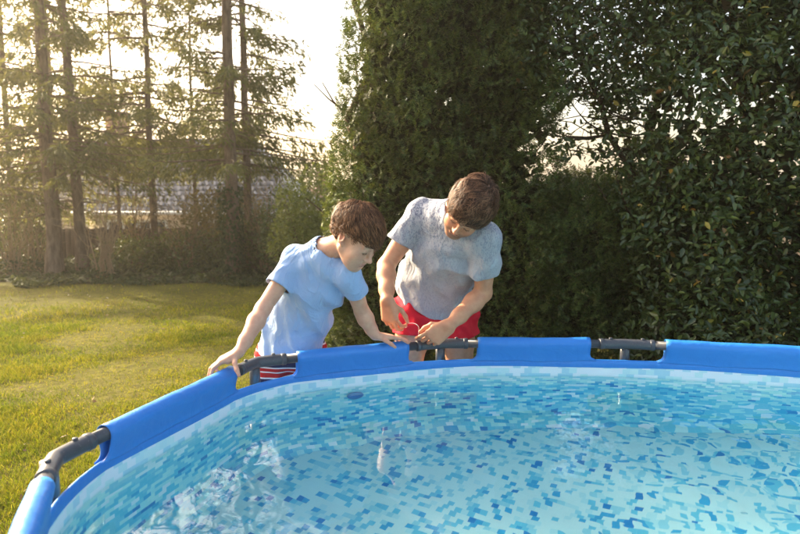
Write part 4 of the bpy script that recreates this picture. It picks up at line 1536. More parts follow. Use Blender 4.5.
def head_colours(V, base, w, M, s, c, lips, shadow_beard=None, brow=(0.05, 0.03, 0.02)):
    """skin colour per vertex: lips, cheeks, lash line, brows (real colours of the skin)"""
    L = ((V - c) @ M.T) / s
    col = np.tile(np.array(base), (len(V), 1))
    def blob(p, r, tgt, k):
        d = np.linalg.norm((L - np.array(p)) / np.array(r), axis=1)
        f = np.clip(1.3 - d, 0, 1)[:, None] * k
        col[:] = col * (1 - np.clip(f, 0, 1)) + np.array(tgt) * np.clip(f, 0, 1)
    for sx in (-1, 1):
        blob((sx * 0.045, 0.08, -0.025), (0.022, 0.03, 0.02), (base[0] * 1.02, base[1] * 0.80, base[2] * 0.78), 0.6)
        blob((sx * 0.030, 0.094, 0.0315), (0.019, 0.02, 0.0038), brow, 1.1)
        blob((sx * 0.032, 0.092, -0.0005), (0.0145, 0.02, 0.0024), (0.03, 0.02, 0.015), 1.0)
        blob((sx * 0.080, -0.012, 0.0), (0.02, 0.022, 0.034), (base[0] * 1.0, base[1] * 0.72, base[2] * 0.68), 0.6)
    blob((0, 0.118, -0.028), (0.02, 0.02, 0.014), (base[0] * 1.02, base[1] * 0.82, base[2] * 0.8), 0.6)
    blob((0, 0.095, -0.0605), (0.021, 0.02, 0.0055), lips, 0.9)
    blob((0, 0.095, -0.0710), (0.018, 0.02, 0.0060), lips, 0.9)
    if shadow_beard is not None:
        d = np.clip((-0.038 - L[:, 2]) / 0.02, 0, 1) * np.clip((L[:, 1] - 0.0) / 0.02, 0, 1) * np.clip((L[:, 2] + 0.15) / 0.03, 0, 1)
        m = d * 0.65 * (np.linalg.norm((L - np.array([0, 0.095, -0.065])) / np.array([0.024, 0.03, 0.013]), axis=1) > 1)
        col[:] = col * (1 - m[:, None]) + np.array(shadow_beard) * m[:, None]
    return col


def hair_mesh(parent, w, M, s, c, n, seed, length, crown, flow, thick, hairline, wave, mat, lift=0.010, cl=0.016, name='hair'):
    """head of hair: a close cap plus thousands of tapering locks that follow the skull"""
    r = np.random.default_rng(seed)
    def loc(p): return c + s * (p @ M)
    big = [El((0, -0.014, 0.048), (0.082, 0.102, 0.090)), El((0, -0.036, 0.016), (0.076, 0.078, 0.078))]
    bd = Body(); bd.add(big, 0.03)
    def cutf(p, d):
        hl = hairline(p) + 0.004
        lump = 0.0035 * snoise(p, 90, 4) + 0.003 * snoise(p, 45, 14)
        return np.maximum(d + lump, hl)
    bd.post = cutf
    V, Q = polygonise(bd, 0.0045, 8, 0.02)
    V = relax(V, Q, 1)
    cap = nobj(name, loc(V), Q, mat, parent, smooth=True)
    # locks
    roots = []
    while len(roots) < n:
        p = unit(r.normal(size=(n, 3)))
        q = np.array([0, -0.016, 0.045]) + p * np.array([0.080, 0.100, 0.088])
        hl = hairline(q) + 0.006 * r.normal(size=len(q))
        roots += list(q[(hl < -0.001)])
    P = np.array(roots[:n])
    C0 = np.array([0, -0.016, 0.045]); A = np.array([0.080, 0.100, 0.088])
    seg = 6
    pts = [P.copy()]
    clump = np.floor(P / cl)
    hsh = np.abs(np.sin(clump @ np.array([12.9, 78.2, 37.7]))) * 437.5; hsh = hsh - np.floor(hsh)
    L = length(P) * r.uniform(0.65, 1.2, n)
    dirn = flow(P, hsh, r)
    cur = P.copy(); d = dirn
    lifts = lift * (0.35 + 0.9 * hsh + 0.35 * r.random(n))
    ph = hsh * 6.28 + 0.25 * r.normal(size=n)
    stray = (r.random(n) < 0.045) * r.uniform(0.3, 1.0, n)
    rnd = r.normal(size=(n, 3))
    for j in range(1, seg + 1):
        N = unit((cur - C0) / A ** 2)
        d = unit(d - N * np.sum(d * N, 1, keepdims=True))
        side = np.cross(N, d)
        k = j / seg
        dw = d + side * (wave * np.sin(ph + k * 5.5))[:, None] + r.normal(size=d.shape) * 0.07 + stray[:, None] * (N * 0.5 + rnd * 0.4) * k
        cur = cur + unit(dw) * (L / seg)[:, None]
        # stay just above the skull
        q = (cur - C0) / A
        ln = np.linalg.norm(q, axis=1)
        tgt = 1 + (stray * 0.010 * k + lifts * np.sin(np.pi * min(1, 0.12 + k * 0.75)) + 0.003) / 0.085
        inside = cur[:, 2] > -0.02
        newr = np.where(ln < tgt, tgt, ln * 0.6 + tgt * 0.4)
        cur = np.where(inside[:, None], C0 + q / ln[:, None] * newr[:, None] * A, cur)
        pts.append(cur.copy())
    pts = np.stack(pts, 1)                                  # n, seg+1, 3
    t = np.gradient(pts, axis=1); t = unit(t)
    N = unit((pts - C0) / A ** 2)
    S = unit(np.cross(t, N))
    prof = np.array([0.7, 1.05, 1.05, 0.95, 0.8, 0.5, 0.08])
    wd = thick * r.uniform(0.6, 1.4, n)[:, None, None] * prof[None, :, None]
    a = pts - S * wd; b = pts + N * wd * 0.55; e = pts + S * wd
    V = np.stack([a, b, e], 2).reshape(-1, 3)
    base = np.arange(n)[:, None, None] * ((seg + 1) * 3) + np.arange(seg)[None, :, None] * 3
    q1 = base + np.array([0, 1, 4, 3]); q2 = base + np.array([1, 2, 5, 4])
    Qs = np.concatenate([q1.reshape(-1, 4), q2.reshape(-1, 4)])
    o = nobj('hair_locks', loc(V), Qs, mat, None, smooth=True)
    o.data.transform(Matrix.Translation(Vector((-parent_loc(cap)).tolist()))); o.parent = cap
    tag(o, kind='stuff')
    return cap


def m_skin(name, rough=0.48):
    t = NT(name)
    a = t.n('ShaderNodeVertexColor', layer_name='skin')
    p = t.obj()
    n = t.noise(38, 4, 0.6, p); n2 = t.noise(420, 3, 0.6, p)
    mm = t.n('ShaderNodeMix', data_type='RGBA', blend_type='MULTIPLY'); mm.inputs[0].default_value = 1
    t.l(a.outputs[0], mm.inputs[6])
    t.l(t.ramp(n, [(0.3, (0.90, 0.84, 0.82)), (0.7, (1.05, 1.06, 1.06))]), mm.inputs[7])
    nm = t.bump(t.math('ADD', n2, t.math('MULTIPLY', n, 0.6)), 0.12, 0.004)
    nd = t.n('ShaderNodeBsdfPrincipled')
    t.l(mm.outputs[2], nd.inputs['Base Color']); t.l(nm, nd.inputs['Normal'])
    nd.inputs['Roughness'].default_value = rough
    nd.inputs['Specular IOR Level'].default_value = 0.4
    nd.inputs['Subsurface Weight'].default_value = 0.12
    nd.inputs['Subsurface Radius'].default_value = (1.0, 0.35, 0.2)
    nd.inputs['Subsurface Scale'].default_value = 0.012
    return t.done(nd.outputs[0])


def m_hair(name, a, b):
    t = NT(name)
    r = t.n('ShaderNodeNewGeometry').outputs['Random Per Island']
    c = t.ramp(r, [(0, tuple(x * 0.6 for x in a)), (0.35, a), (0.7, tuple((x + y) / 2 for x, y in zip(a, b))), (1, tuple(x * 1.25 for x in b))])
    return t.done(t.bsdf(c, 0.46, 0.2))


def cloth_mesh(name, body, h, mat, parent, cuts, it=1, thick=0.0025, sleeves=(), collar=None):
    """open garment: polygonise the solid, then remove the faces that lie on the cutting surfaces"""
    raw = body._raw

    def post(p, d):
        return np.maximum(raw(p, d), np.max([f(p) for f in cuts], axis=0))
    body.post = post
    V, Q = polygonise(body, h, 8, 0.03, 0.012)
    cen = V[Q].mean(1)
    cc = np.max([f(cen) for f in cuts], axis=0)
    body.post = lambda p, d: raw(p, d)
    dd = body.ev(cen)
    drop = cc > dd + 0.0008
    nrm = unit(np.cross(V[Q[:, 2]] - V[Q[:, 0]], V[Q[:, 3]] - V[Q[:, 1]]))
    tor = None
    for pr in body.groups[0][0]:
        x = pr.d(cen); tor = x if tor is None else smin(tor, x, body.groups[0][1])
    for s_ in sleeves:
        near = (Rc.d(s_, cen) < 0.012) & (np.abs(s_.pl(cen)) < 0.016) & (nrm @ s_.dr > 0.72) & (tor > 0.016)
        drop |= near
    V = relax(V, Q, it, 0.5)
    Q = Q[~drop]
    used = np.unique(Q); mp = np.full(len(V), -1); mp[used] = np.arange(len(used))
    V = V[used]; Q = mp[Q]
    # even out the open edges (hems)
    e = np.concatenate([Q[:, [0, 1]], Q[:, [1, 2]], Q[:, [2, 3]], Q[:, [3, 0]]])
    key, inv, cnt = np.unique(np.sort(e, axis=1), axis=0, return_inverse=True, return_counts=True)
    be = e[cnt[inv.ravel()] == 1]
    bb = np.concatenate([be, be[:, ::-1]])
    isb = np.bincount(bb[:, 0], minlength=len(V))
    for _ in range(14):
        s = np.stack([np.bincount(bb[:, 0], weights=V[bb[:, 1], k], minlength=len(V)) for k in range(3)], 1)
        m = isb > 0
        V[m] = 0.5 * V[m] + 0.5 * s[m] / isb[m][:, None]
    o = nobj(name, V, Q, mat, parent, smooth=True)
    md = o.modifiers.new('thickness', 'SOLIDIFY'); md.thickness = thick; md.offset = -1
    if collar is not None:
        c0, rad, tr = collar
        nx = {a: b for a, b in be}
        best = None; seen = set()
        for a in nx:
            if a in seen: continue
            lp = [a]; seen.add(a)
            while nx.get(lp[-1]) is not None and nx[lp[-1]] not in seen:
                lp.append(nx[lp[-1]]); seen.add(lp[-1])
            L = V[lp]
            if len(lp) > 20 and np.linalg.norm(L.mean(0) - c0) < rad and (best is None or len(lp) > len(best)): best = lp
        if best is not None:
            L = V[best]
            n = 72
            s = np.concatenate([[0], np.cumsum(np.linalg.norm(np.diff(np.vstack([L, L[:1]]), axis=0), axis=1))])
            L2 = np.vstack([L, L[:1]])
            u = np.linspace(0, s[-1], n + 1)[:-1]
            R_ = np.stack([np.interp(u, s, L2[:, k]) for k in range(3)], 1)
            for _ in range(14): R_ = 0.5 * R_ + 0.25 * (np.roll(R_, 1, 0) + np.roll(R_, -1, 0))
            R_ = np.vstack([R_, R_[:2]])
            mb = MB(); mb.tube(R_, tr, 8, cap=False)
            cl = mb.build('collar', mat, None, True)
            cl.data.transform(Matrix.Translation(Vector((-parent_loc(o)).tolist()))); cl.parent = o
    return o


def face_details(parent_body, b, w, M, s, hair, lip, child=False):
    """brows, lashes and the line of the mouth, laid on the skin"""
    F = M[1]

    def surf(x, z):
        ys = np.linspace(0.135, 0.05, 120)
        P = np.array([w((x, y, z)) for y in ys])
        d = b.ev(P)
        i = int(np.argmax(d < 0.0004))
        return P[i]

    def put(mb, name, mat):
        o = mb.build(name, mat, None, True)
        o.data.transform(Matrix.Translation(Vector((-parent_loc(parent_body)).tolist()))); o.parent = parent_body
    r = np.random.default_rng(8)
    for sx in (-1, 1):
        mb = MB()
        for k in range(46 if not child else 34):
            u = r.random()
            x = 0.014 + 0.034 * u; z = 0.0285 + 0.007 * math.sin(u * 2.2) + r.normal() * 0.0016
            p = surf(sx * x, z)
            d = M[0] * sx * (0.5 + 0.6 * u) + M[2] * (0.8 - 1.2 * u) + r.normal(size=3) * 0.15
            q = p + unit(d) * 0.0075 * s + F * 0.0012 * s
            mb.tube([p - F * 0.001, 0.5 * (p + q) + F * 0.0006, q], [0.0007 * s, 0.0006 * s, 0.0001], 4, cap=False)
        put(mb, 'eyebrow', hair)
        mb = MB()
        arc = []
        for k in range(9):
            u = k / 8
            x = 0.0185 + 0.0275 * u; z = -0.0005 - 0.0042 * math.sin(math.pi * u) - 0.001 * u
            arc.append(surf(sx * x, z) + F * 0.0003)
        mb.tube(arc, [0.0006] + [0.0012 * s] * 7 + [0.0006], 6)
        for k in range(16):
            u = r.random() * 0.95
            i = u * 8; a = np.array(arc); p = a[int(i)] + (a[min(8, int(i) + 1)] - a[int(i)]) * (i % 1)
            q = p + unit(F * 0.8 - M[2] * 0.9 + M[0] * sx * (u - 0.3) * 0.8) * 0.006 * s
            mb.tube([p, q], [0.0004, 0.0001], 3, cap=False)
        put(mb, 'eyelashes', hair)
    mb = MB()
    arc = [surf(0.021 * (k / 5 - 1), -0.0655 - 0.0012 * math.cos(1.5 * (k / 5 - 1))) - F * 0.0002 for k in range(11)]
    mb.tube(arc, [0.0004] + [0.0011 * s] * 9 + [0.0004], 6)
    put(mb, 'mouth_line', lip)


def slim(o, ratio):
    """fewer faces where the surface is plain (collapse by error), keeping the colours"""
    md = o.modifiers.new('slim', 'DECIMATE'); md.ratio = ratio
    dg = bpy.context.evaluated_depsgraph_get()
    me = bpy.data.meshes.new_from_object(o.evaluated_get(dg), preserve_all_data_layers=True, depsgraph=dg)
    o.modifiers.clear(); old = o.data; o.data = me; bpy.data.meshes.remove(old)
    me.polygons.foreach_set('use_smooth', np.ones(len(me.polygons), dtype=bool))

# ------------------------------------------------------------------ the two people
def lerp(a, b, t): return np.array(a) * (1 - t) + np.array(b) * t


def seg_dist(p, a, b):
    ba = b - a
    t = np.clip(((p - a) @ ba) / (ba @ ba), 0, 1)
    return np.linalg.norm(p - a - t[:, None] * ba, axis=1), t


def folds(p, d1, f1, a1, off=0, warp=1.0):
    """soft ridged creases running across direction d1"""
    ph = (p @ unit(np.array(d1, float))) * f1 + warp * snoise(p, f1 * 0.22, off)
    return a1 * (np.abs(np.sin(ph * 0.5)) ** 1.5 - 0.5)


def sleeve(S_, E_, t, ra, rb):
    return CutRc(S_, lerp(S_, E_, t + 0.2), ra, rb, lerp(S_, E_, t), E_ - S_)


def crease(t, p, sc=(1, 1, 1), scale=9.0):
    """fine ridged creases for cloth"""
    n = t.noise(scale, 3, 0.5, t.mapv(p, scale=sc, rot=(0.4, 0.3, 0.2)), 1.2)
    r = t.math('ABSOLUTE', t.math('SUBTRACT', n, 0.5))
    return t.math('POWER', t.math('SUBTRACT', 1.0, t.math('MULTIPLY', r, 5.0, clamp=True)), 2.0)


def m_shirt_blue():
    t = NT('blue_cotton')
    p = t.obj()
    n = t.noise(7, 4, 0.6, p); weave = t.noise(700, 2, 0.5, p)
    c = t.mix(n, (0.29, 0.43, 0.70), (0.35, 0.49, 0.76))
    nm = t.bump(t.math('ADD', t.math('ADD', t.noise(34, 3, 0.55, p, 0.8), crease(t, p, (1.3, 1.3, 0.6))), t.math('MULTIPLY', weave, 0.12)), 0.55, 0.007)
    return t.done(t.bsdf(c, 0.85, 0.15, nm, Sheen_Weight=0.15))


def m_shirt_grey():
    t = NT('grey_print_cotton')
    p = t.obj()
    n = t.noise(9, 4, 0.6, p)
    base = t.mix(n, (0.34, 0.36, 0.41), (0.41, 0.43, 0.475))
    # darker blue-grey sprigs printed over chest, shoulders and sleeves, thinning out downwards
    s = t.n('ShaderNodeSeparateXYZ'); t.l(p, s.inputs[0])
    hgt = t.math('MULTIPLY_ADD', t.math('SUBTRACT', s.outputs[2], 1.20), 3.6, t.math('MULTIPLY_ADD', t.noise(4, 3, .6, p), 1.2, -0.60))
    leaf = t.noise(95, 2, 0.6, t.mapv(p, scale=(1, 1, 0.45), rot=(0.3, 0.5, 0.2)), 1.4)
    sp = t.noise(260, 2, 0.6, p, 0.6)
    mk = t.math('MULTIPLY', t.ramp(leaf, [(0.50, (0, 0, 0)), (0.56, (1, 1, 1))]), t.ramp(sp, [(0.38, (0.15,) * 3), (0.52, (1, 1, 1))]))
    mk = t.math('MULTIPLY', mk, t.math('MAXIMUM', 0.22, t.math('MULTIPLY_ADD', hgt, 1.0, 0.45, clamp=True)))
    c = t.mix(t.math('MULTIPLY', mk, 0.95), base, (0.075, 0.09, 0.165))
    # faint heather flecks
    c = t.mix(t.math('MULTIPLY', t.ramp(t.noise(330, 2, .6, t.mapv(p, scale=(1, 1, 3))), [(0.5, (0, 0, 0)), (0.7, (1, 1, 1))]), 0.18), c, (0.2, 0.21, 0.25))
    nm = t.bump(t.math('ADD', t.math('ADD', t.noise(30, 3, 0.55, p, 0.8), crease(t, p, (1.2, 1.2, 0.7), 8.0)), t.math('MULTIPLY', t.noise(700, 2, .5, p), 0.12)), 0.5, 0.007)
    return t.done(t.bsdf(c, 0.88, 0.12, nm, Sheen_Weight=0.15))


def m_stripes():
    t = NT('striped_trunks_cloth')
    p = t.obj()
    s = t.n('ShaderNodeSeparateXYZ'); t.l(p, s.inputs[0])
    z = t.math('MULTIPLY_ADD', t.noise(5, 2, .5, p), 0.012, s.outputs[2])
    f = t.math('FRACT', t.math('DIVIDE', t.math('SUBTRACT', z, 0.10), 0.095))
    c = t.ramp(f, [(0.0, (0.012, 0.018, 0.06)), (0.36, (0.70, 0.66, 0.64)), (0.43, (0.42, 0.016, 0.022)), (0.68, (0.70, 0.66, 0.64)), (0.75, (0.42, 0.016, 0.022)), (0.93, (0.70, 0.66, 0.64))], 'CONSTANT')
    return t.done(t.bsdf(c, 0.8, 0.2, t.bump(t.noise(40, 3, .5, p), .3, .006)))


NAIL = plain('nail', (0.62, 0.36, 0.28), 0.3, 0.5, 0.05)


def build_man():
    Rs, Ls = at(421, 214, 2.77), at(486, 240, 2.60)
    Re, Le = at(386, 266, 2.80), at(483, 293, 2.715)
    Rw, Lw = at(387, 300, 2.63), at(449, 326, 2.575)
    pel = at(435, 306, 2.97); waist = at(434, 284, 2.94); chest = at(450, 246, 2.80); neck = at(457, 214, 2.67)
    HR, HL = at(415, 311, 2.97), at(455, 313, 2.97)
    hc = at(468, 210, 2.525)
    F, U, hs = (-0.45, -0.50, -0.74), (0.28, -0.83, 0.48), 0.995
    A = unit(Ls - Rs)
    KR = np.array([HR[0] - 0.035, 3.02, 0.47]); KL = np.array([HL[0] + 0.045, 3.03, 0.47])
    AR = np.array([KR[0] - 0.01, 3.10, 0.075]); AL = np.array([KL[0] + 0.01, 3.11, 0.075])
    root = empty('person', (pel[0], 3.08, 0))
    tag(root, 'man in grey printed T-shirt and red shorts bending over the pool rim', 'person')
    b = Body()
    b.add([Rc(HR, HL, 0.09, 0.09), Rc(pel, waist, 0.098, 0.10, (A, 1.25)), Rc(waist, chest, 0.105, 0.118, (A, 1.3)),
           Rc(chest, lerp(chest, neck, 0.7), 0.118, 0.085, (A, 1.35)), Rc(lerp(Rs, Ls, 0.05), lerp(Rs, Ls, 0.95), 0.058, 0.058)], 0.06)
    big, fine, cuts, w, M = head_prims(hc, F, U, hs)
    nk = w((0, -0.030, -0.055))
    b.add([Rc(lerp(chest, neck, 0.75), neck, 0.075, 0.066), Rc(neck, nk, 0.064, 0.058)], 0.03, 0.05)
    b.add(big, 0.028, 0.02)
    b.add(fine, 0.006, 0.007)
    for S_, E_, W_ in ((Rs, Re, Rw), (Ls, Le, Lw)):
        fd = unit(W_ - E_)
        b.add([Rc(S_, lerp(S_, E_, 0.35), 0.056, 0.051), Rc(lerp(S_, E_, 0.35), E_, 0.051, 0.038),
               Rc(E_, lerp(E_, W_, 0.28), 0.039, 0.042), Rc(lerp(E_, W_, 0.28), lerp(E_, W_, 0.7), 0.042, 0.033), Rc(lerp(E_, W_, 0.7), W_, 0.033, 0.026)], 0.022, 0.03)
    for H_, K_, A_, sg in ((HR, KR, AR, -1), (HL, KL, AL, 1)):
        toe = A_ + np.array([sg * 0.035, -0.17, -0.045])
        b.add([Rc(H_, lerp(H_, K_, 0.4), 0.084, 0.080), Rc(lerp(H_, K_, 0.4), K_, 0.082, 0.058), Rc(K_, lerp(K_, A_, 0.3), 0.056, 0.057), Rc(lerp(K_, A_, 0.3), A_, 0.057, 0.036)], 0.03, 0.03)
        b.add([Rc(A_ + [0, 0.04, -0.04], A_ + [0, -0.04, -0.03], 0.033, 0.036), Rc(A_ + [0, -0.02, -0.03], toe, 0.038, 0.022, ((1, 0, 0), 1.4))], 0.03, 0.03)
    # right hand hangs, thumb against forefinger; left hand pinches the other end of the line
    D = np.array([0.16, -0.22, -0.96]); T = np.array([0.86, -0.48, 0.1]); N = np.cross(T, D)
    pa, fi, th = hand(Rw, D, N, T, 1.0, [(42, 42, 18), (34, 48, 25), (38, 50, 30), (44, 50, 30)], 0.14,
                      ((0.70, 0.65, 0.35), (0.25, 0.90, 0.36), (0.0, 0.95, 0.35)), 1.08)
    b.add(pa, 0.012, 0.016); b.add(fi, 0.0025, 0.004); b.add(th, 0.006, 0.006)
    rt = 0.5 * (fi[2].b + th[2].b)
    KN = [q.a for q in fi]
    D = np.array([-0.80, -0.16, -0.54]); N = np.array([-0.18, 0.88, -0.28]); N = N - np.dot(N, unit(D)) * unit(D); T = -np.cross(D, N)
    pa, fi, th = hand(Lw, D, N, T, 1.0, [(28, 38, 20), (48, 55, 30), (58, 58, 35), (62, 55, 35)], 0.12,
                      ((0.60, 0.70, 0.40), (0.12, 0.92, 0.36), (-0.12, 0.95, 0.30)), 1.08)
    b.add(pa, 0.012, 0.016); b.add(fi, 0.0025, 0.004); b.add(th, 0.006, 0.006)
    lt = 0.5 * (fi[2].b + th[2].b)
    KN += [q.a for q in fi]
    for pr, k in cuts: b.sub(pr, k)
    V, Q = polygonise(b, 0.0031)
    V = relax(V, Q, 2, 0.4)
    base = (0.58, 0.29, 0.17)
    body = nobj('body', V, Q, m_skin('man_skin'), root, smooth=True)
    col = head_colours(V, base, w, M, hs, hc, (0.48, 0.19, 0.15), (0.16, 0.09, 0.065), (0.06, 0.035, 0.025))
    for pt in (fi + th):
        f = np.clip(1 - np.linalg.norm(V - pt.b, axis=1) / 0.016, 0, 1)[:, None] * 0.5
        col = col * (1 - f) + np.array([base[0], base[1] * 0.74, base[2] * 0.7]) * f
    for pt in KN:
        f = np.clip(1 - np.linalg.norm(V - pt, axis=1) / 0.014, 0, 1)[:, None] * 0.45
        col = col * (1 - f) + np.array([base[0] * 0.93, base[1] * 0.76, base[2] * 0.72]) * f
    vcol(body, 'skin', col)
    slim(body, 0.34)
    nails(body, NAIL)
    # hair: dark brown, wavy, longish on top
    def hl(p):
        z = np.interp(p[:, 1], [-0.12, -0.05, -0.025, 0.012, 0.040, 0.066, 0.09, 0.12], [-0.060, -0.052, -0.012, 0.004, 0.040, 0.074, 0.086, 0.09])
        return z - p[:, 2]
    crown = np.array([0.012, -0.062, 0.125])
    def flow(P, h, r):
        return unit(unit(P - crown) + np.array([-0.35, 0.30, 0.0]) + (h[:, None] - 0.5) * np.array([1.5, 0.6, 0.4]) + r.normal(size=P.shape) * 0.16)
    hm = m_hair('man_hair', (0.046, 0.021, 0.011), (0.21, 0.105, 0.058))
    face_details(body, b, w, M, hs, hm, plain('lip_line', (0.16, 0.05, 0.04), 0.6))
    hair_mesh(root, w, M, hs, hc, 7500, 5, lambda P: 0.052 + 0.022 * np.clip(P[:, 2] / 0.12, 0, 1), crown, flow, 0.0012, hl, 0.95, hm, 0.018, 0.024)
    # T-shirt
    up = unit(chest - pel)
    fr = unit(np.cross(A, up)); fr = fr if fr[1] < 0 else -fr
    st = Body()
    st.add([Rc(lerp(pel, waist, 0.15), waist, 0.142, 0.134, ((1, 0, 0), 1.36)), Rc(waist, chest, 0.132, 0.136, (A, 1.34)),
            Rc(chest, lerp(chest, neck, 0.72), 0.136, 0.096, (A, 1.38)), Rc(lerp(Rs, Ls, 0.04), lerp(Rs, Ls, 0.96), 0.072, 0.072),
            Rc(neck, lerp(neck, nk, 0.25), 0.078, 0.072),
            Rc(lerp(waist, chest, 0.15) + fr * 0.035, chest + fr * 0.03, 0.105, 0.10, (A, 1.3))], 0.055)
    slv = [sleeve(Rs, Re, 0.56, 0.072, 0.070), sleeve(Ls, Le, 0.60, 0.072, 0.070)]
    for s_ in slv: st.add([s_], 0.0, 0.03)
    def raw(p, d):
        lw = np.clip((pel[2] + 0.28 - p[:, 2]) / 0.28, 0, 1)
        f = folds(p, A + 0.35 * up, 62, 0.012, 2, 1.6) * (0.35 + 0.65 * lw)
        f += folds(p, up * 0.8 - A * 0.6, 46, 0.012, 9, 1.8) * (0.4 + 0.6 * np.exp(-((p[:, 2] - chest[2] + 0.05) / 0.13) ** 2))
        f += 0.003 * snoise(p, 36, 12)
        return d + f
    st._raw = raw
    hem = at(432, 299, 2.96); hd = unit(up + A * 0.10)
    cutn = lambda p: 0.072 - seg_dist(p, neck - unit(nk - neck) * 0.005, w((0, -0.02, 0.02)))[0]
    cloth_mesh('t_shirt', st, 0.0054, m_shirt_grey(), root,
               [lambda p: -((p - hem) @ hd) + 0.006 * np.sin((p @ A) * 30), cutn], 1, sleeves=slv, collar=(neck, 0.09, 0.0065))
    # shorts
    sh = Body()
    hR, hL = at(412, 334, 2.955), at(458, 339, 2.955)
    sh.add([Rc(HR, HL, 0.114, 0.114), Rc(pel, waist, 0.118, 0.11, ((1, 0, 0), 1.2))], 0.04)
    sh.add([Rc(HR + [0, 0, 0.02], hR + (hR - HR) * 0.3, 0.106, 0.106)], 0.02, 0.045)
    sh.add([Rc(HL + [0, 0, 0.02], hL + (hL - HL) * 0.3, 0.106, 0.108)], 0.02, 0.028)
    def raws(p, d):
        f = folds(p, (0.35, 0.0, 1.0), 75, 0.013, 4, 2.0) + folds(p, (1.0, 0.2, 0.35), 58, 0.012, 15, 1.6) + 0.003 * snoise(p, 40, 3)
        return d + f
    sh._raw = raws
    dR, dL = unit(hR - HR), unit(hL - HL)
    def cut_legs(p):
        left = p[:, 0] > (HR[0] + HL[0]) / 2
        return np.where(left, (p - hL) @ unit(dL + [0.12, 0, 0]), (p - hR) @ unit(dR + [0.03, 0, 0]))
    wt = lerp(pel, waist, 0.62)
    cloth_mesh('shorts', sh, 0.0056, plain('red_shorts_cloth', (0.62, 0.012, 0.032), 0.75, 0.2, 0.12, 9, 0.35, 38), root,
               [cut_legs, lambda p: (p - wt) @ up], 2)
    return rt, lt


